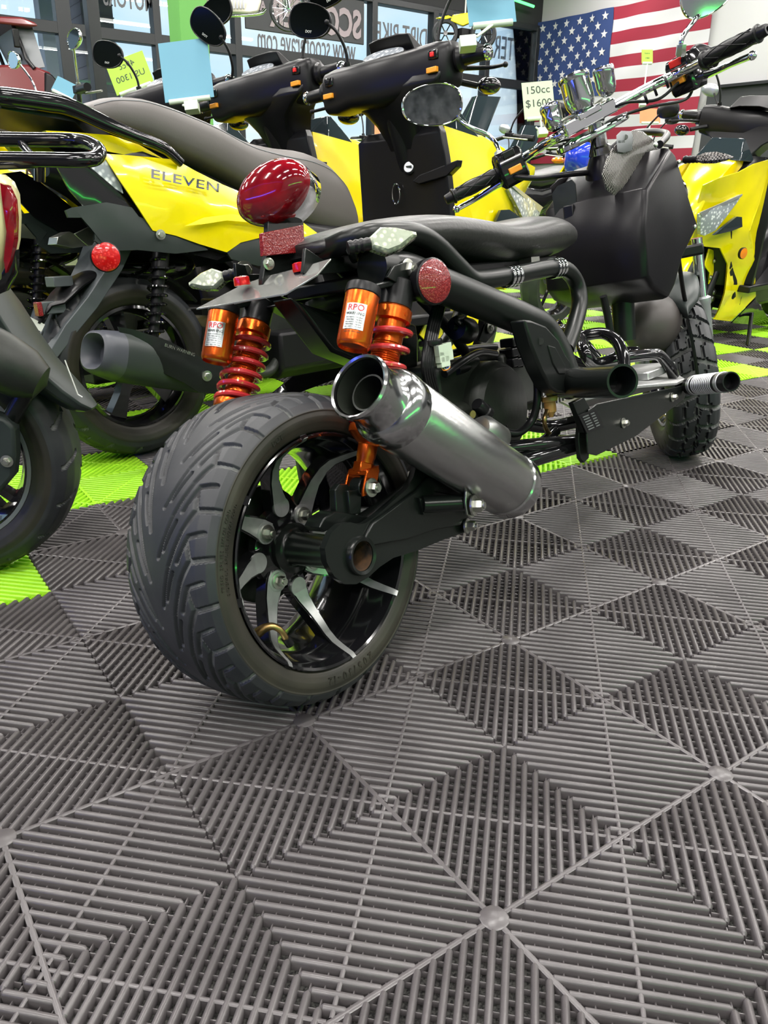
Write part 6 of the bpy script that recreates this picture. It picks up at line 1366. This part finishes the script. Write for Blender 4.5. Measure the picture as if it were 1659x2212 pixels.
card(up(1398, 122, 6.4), RX, RY, .09, .11, 'signgreen', 'small lime card on a thin stem in front of the flag stripes', ('Scene', '1980'), up(1388, 225, 6.4), False, .018)
card(up(1404, 250, 6.6), RX, RY, .17, .12, 'signorange', 'orange card hanging under the flag', (), up(1400, 300, 6.5))
card(up(815, 290, 5.8), RX, RY + RX * .2, .04, .14, 'signorange', 'narrow orange red tag between the two yellow leg shields', (), up(812, 335, 5.8), False, .02)
card(up(140, 190, 4.1), RX * .8 - RY * .4, RY, .12, .08, 'signblue', 'small blue card tilted behind the black grab rail', (), up(160, 230, 4.1))
# ---------------- moped and small dirt bike on a high shelf by the window
sh = MB(); pA, pB = up(425, 36, 6.9), up(1120, 110, 7.9)
hm = bpy.data.objects.new('hanging_moped', None); COL.objects.link(hm); tag(hm, 'beige moped hung high in front of the window, spoked wheel at its right', 'moped')
mc0 = up(622, 20, 6.5); ax_m = (mc0 - CAM_P).normalized() * .6 + V(.0, .8, 0); ax_m.normalize(); mx, my, _ = ax_m.cross(Z).normalized(), Z, None
Rm = .155
q_ = MB(); q_.lathe(mc0, ax_m, [(Rm - .016, -.012), (Rm, -.014), (Rm + .006, 0), (Rm, .014), (Rm - .016, .012)], 48, cap=False, closed=True); q_.build('tyre', 'tyre', hm)
q_ = MB(); q_.lathe(mc0, ax_m, [(Rm - .024, -.010), (Rm - .016, -.012), (Rm - .016, .012), (Rm - .024, .010)], 48, cap=False, closed=True); q_.lathe(mc0, ax_m, [(.02, -.03), (.02, .03)], 16)
xx, yy_, zz_ = frame_of(ax_m)
for k in range(24):
    a = k * PI / 12; e = xx * math.cos(a) + yy_ * math.sin(a); q_.tube([mc0 + e * .018 + ax_m * (.02 if k % 2 else -.02), mc0 + e * (Rm - .02)], .0016, 5)
q_.build('spoked_rim', 'chrome', hm)
q_ = MB(); q_.tube([mc0 + ax_m * .04, mc0 + ax_m * .04 + V(-.10, 0, .42)], .012, 10); q_.tube([mc0 - ax_m * .04, mc0 - ax_m * .04 + V(-.10, 0, .42)], .012, 10); q_.build('fork', 'chrome', hm)
bb = [up(u, v, 6.5) for u, v in ((448, -30), (560, -30), (566, 2), (560, 26), (540, 30), (470, 24), (450, 18))]
q_ = MB(); q_.prism(bb, ax_m * .22); q_.build('moped_body', 'sand', hm, bevel=.02)
q_ = MB()
for k in range(5): c = up(498 + k * 7, 8, 6.48); q_.box(c, (.012, .012, .07))
q_.lathe(up(482, 10, 6.48), -ax_m, [(.03, 0), (.03, .01), (.018, .012)], 20); q_.build('engine_vents', 'concrete', hm)
q_ = MB(); q_.tube(smooth([up(446, 30, 6.45), up(500, 34, 6.45), up(560, 30, 6.45), up(574, 20, 6.45)], 4), .012, 10); q_.build('footrail', 'chrome', hm)
q_ = MB(); q_.tube([up(500, -20, 6.6), V(up(500, -20, 6.6).x, up(500, -20, 6.6).y, ZC)], .01, 8); q_.tube([up(600, -40, 6.5), V(up(600, -40, 6.5).x, up(600, -40, 6.5).y, ZC)], .01, 8); q_.build('hanging_cable', 'steel', hm)
db = bpy.data.objects.new('hanging_dirt_bike', None); COL.objects.link(db); tag(db, 'small yellow and black dirt bike hung high beside the DIRT BIKE lettering', 'dirt bike')
w1, w2 = up(962, 72, 7.6), up(1044, 74, 7.6); dd = (w2 - w1).normalized(); aa = dd.cross(Z).normalized()
for c in (w1, w2):
    q_ = MB(); q_.lathe(c, aa, [(.088, -.025), (.115, -.028), (.128, 0), (.115, .028), (.088, .025)], 36, cap=False, closed=True); q_.build('tyre', 'tyre', db)
    q_ = MB(); q_.lathe(c, aa, [(.082, -.01), (.088, -.012), (.088, .012), (.082, .01)], 36, cap=False, closed=True); q_.lathe(c, aa, [(.02, -.03), (.02, .03)], 12)
    for k in range(6):
        a = k * PI / 3; e = dd * math.cos(a) + Z * math.sin(a); q_.tube([c, c + e * .085], .006, 6)
    q_.build('rim', 'gloss', db)
mid = (w1 + w2) / 2
q_ = MB(); q_.prism([mid + dd * a_ + Z * b_ + aa * .03 for a_, b_ in ((-.14, .10), (-.02, .06), (.08, .10), (.12, .16), (.02, .17), (-.12, .15))], aa * -.06); q_.prism([w1 + Z * .12 - dd * .10 + aa * .03, w1 + Z * .145 + dd * .02 + aa * .03, w1 + Z * .13 + dd * .06 + aa * .03, w1 + Z * .11 + aa * .03], aa * -.06); q_.build('dirt_bike_body', 'yellow', db, bevel=.006)
q_ = MB(); q_.tube([w2, w2 - dd * .06 + Z * .26], .014, 8); q_.box(mid, (.12, .07, .08)); q_.tube([w2 - dd * .06 + Z * .24 + aa * .14, w2 - dd * .06 + Z * .24 - aa * .14], .009, 8); q_.tube([w1, mid], .012, 8); q_.build('dirt_bike_frame', 'plast', db)
q_ = MB(); q_.tube([mid + Z * .1, V(mid.x, mid.y, ZC)], .008, 8); q_.build('hanging_cable', 'steel', db)
# ---------------- red golf cart beyond the left windows
gx = up(38, 430, 8.2); gcart = bpy.data.objects.new('golf_cart', None); COL.objects.link(gcart); tag(gcart, 'red golf cart with dark roof at the upper left, beyond the window', 'golf cart')
def gpt(mb, nm, m, **k): return mb.build(nm, m, gcart, **k)
def g(u, v, off=0): return up(u, v, 8.2) + V(0, 1, 0) * off
gpt(MB().prism([g(u, v, -.5) for u, v in ((-80, 152), (40, 150), (58, 156), (82, 166), (98, 185), (103, 205), (98, 330), (-80, 330))], V(0, 1.0, 0)), 'cart_body', 'redpaint', bevel=.03)
gpt(MB().prism([g(u, v, -.52) for u, v in ((70, 165), (86, 172), (102, 190), (104, 206), (96, 330), (70, 330))], V(0, 1.04, 0)), 'cart_bumper', 'plast', bevel=.02)
gpt(MB().prism([g(u, v, -.6) for u, v in ((-80, 52), (20, 56), (45, 66), (55, 74), (40, 76), (-80, 64))], V(0, 1.2, 0)), 'cart_roof', 'redpaint', bevel=.02)
for off in (-.5, .5): gpt(MB().tube([g(5, 70, off), g(20, 105, off), g(33, 140, off), g(50, 160, off)], .02, 10), 'cart_post', 'plast')
gpt(MB().tube([g(24 + 12 * math.cos(t), 132 + 10 * math.sin(t), -.2) for t in [2 * PI * j / 20 for j in range(20)]], .012, 8, closed=True), 'steering_wheel', 'plast')
gpt(MB().prism([g(u, v, -.45) for u, v in ((8, 72), (48, 74), (74, 155), (52, 158))], V(0, .9, 0)), 'cart_windscreen', 'greyp')
gpt(MB().box(g(6, 100, -.62), (.06, .04, .16)), 'cart_mirror', 'plast', bevel=.01)
for u in (-40, 60):
    for off in (-.45, .45):
        c = up(u, 430, 8.2); gpt(MB().lathe(V(c.x, c.y + off, .23), Yv, [(.10, -.08), (.20, -.09), (.23, -.04), (.23, .04), (.20, .09), (.10, .08)], 32), 'cart_wheel', 'tyre')
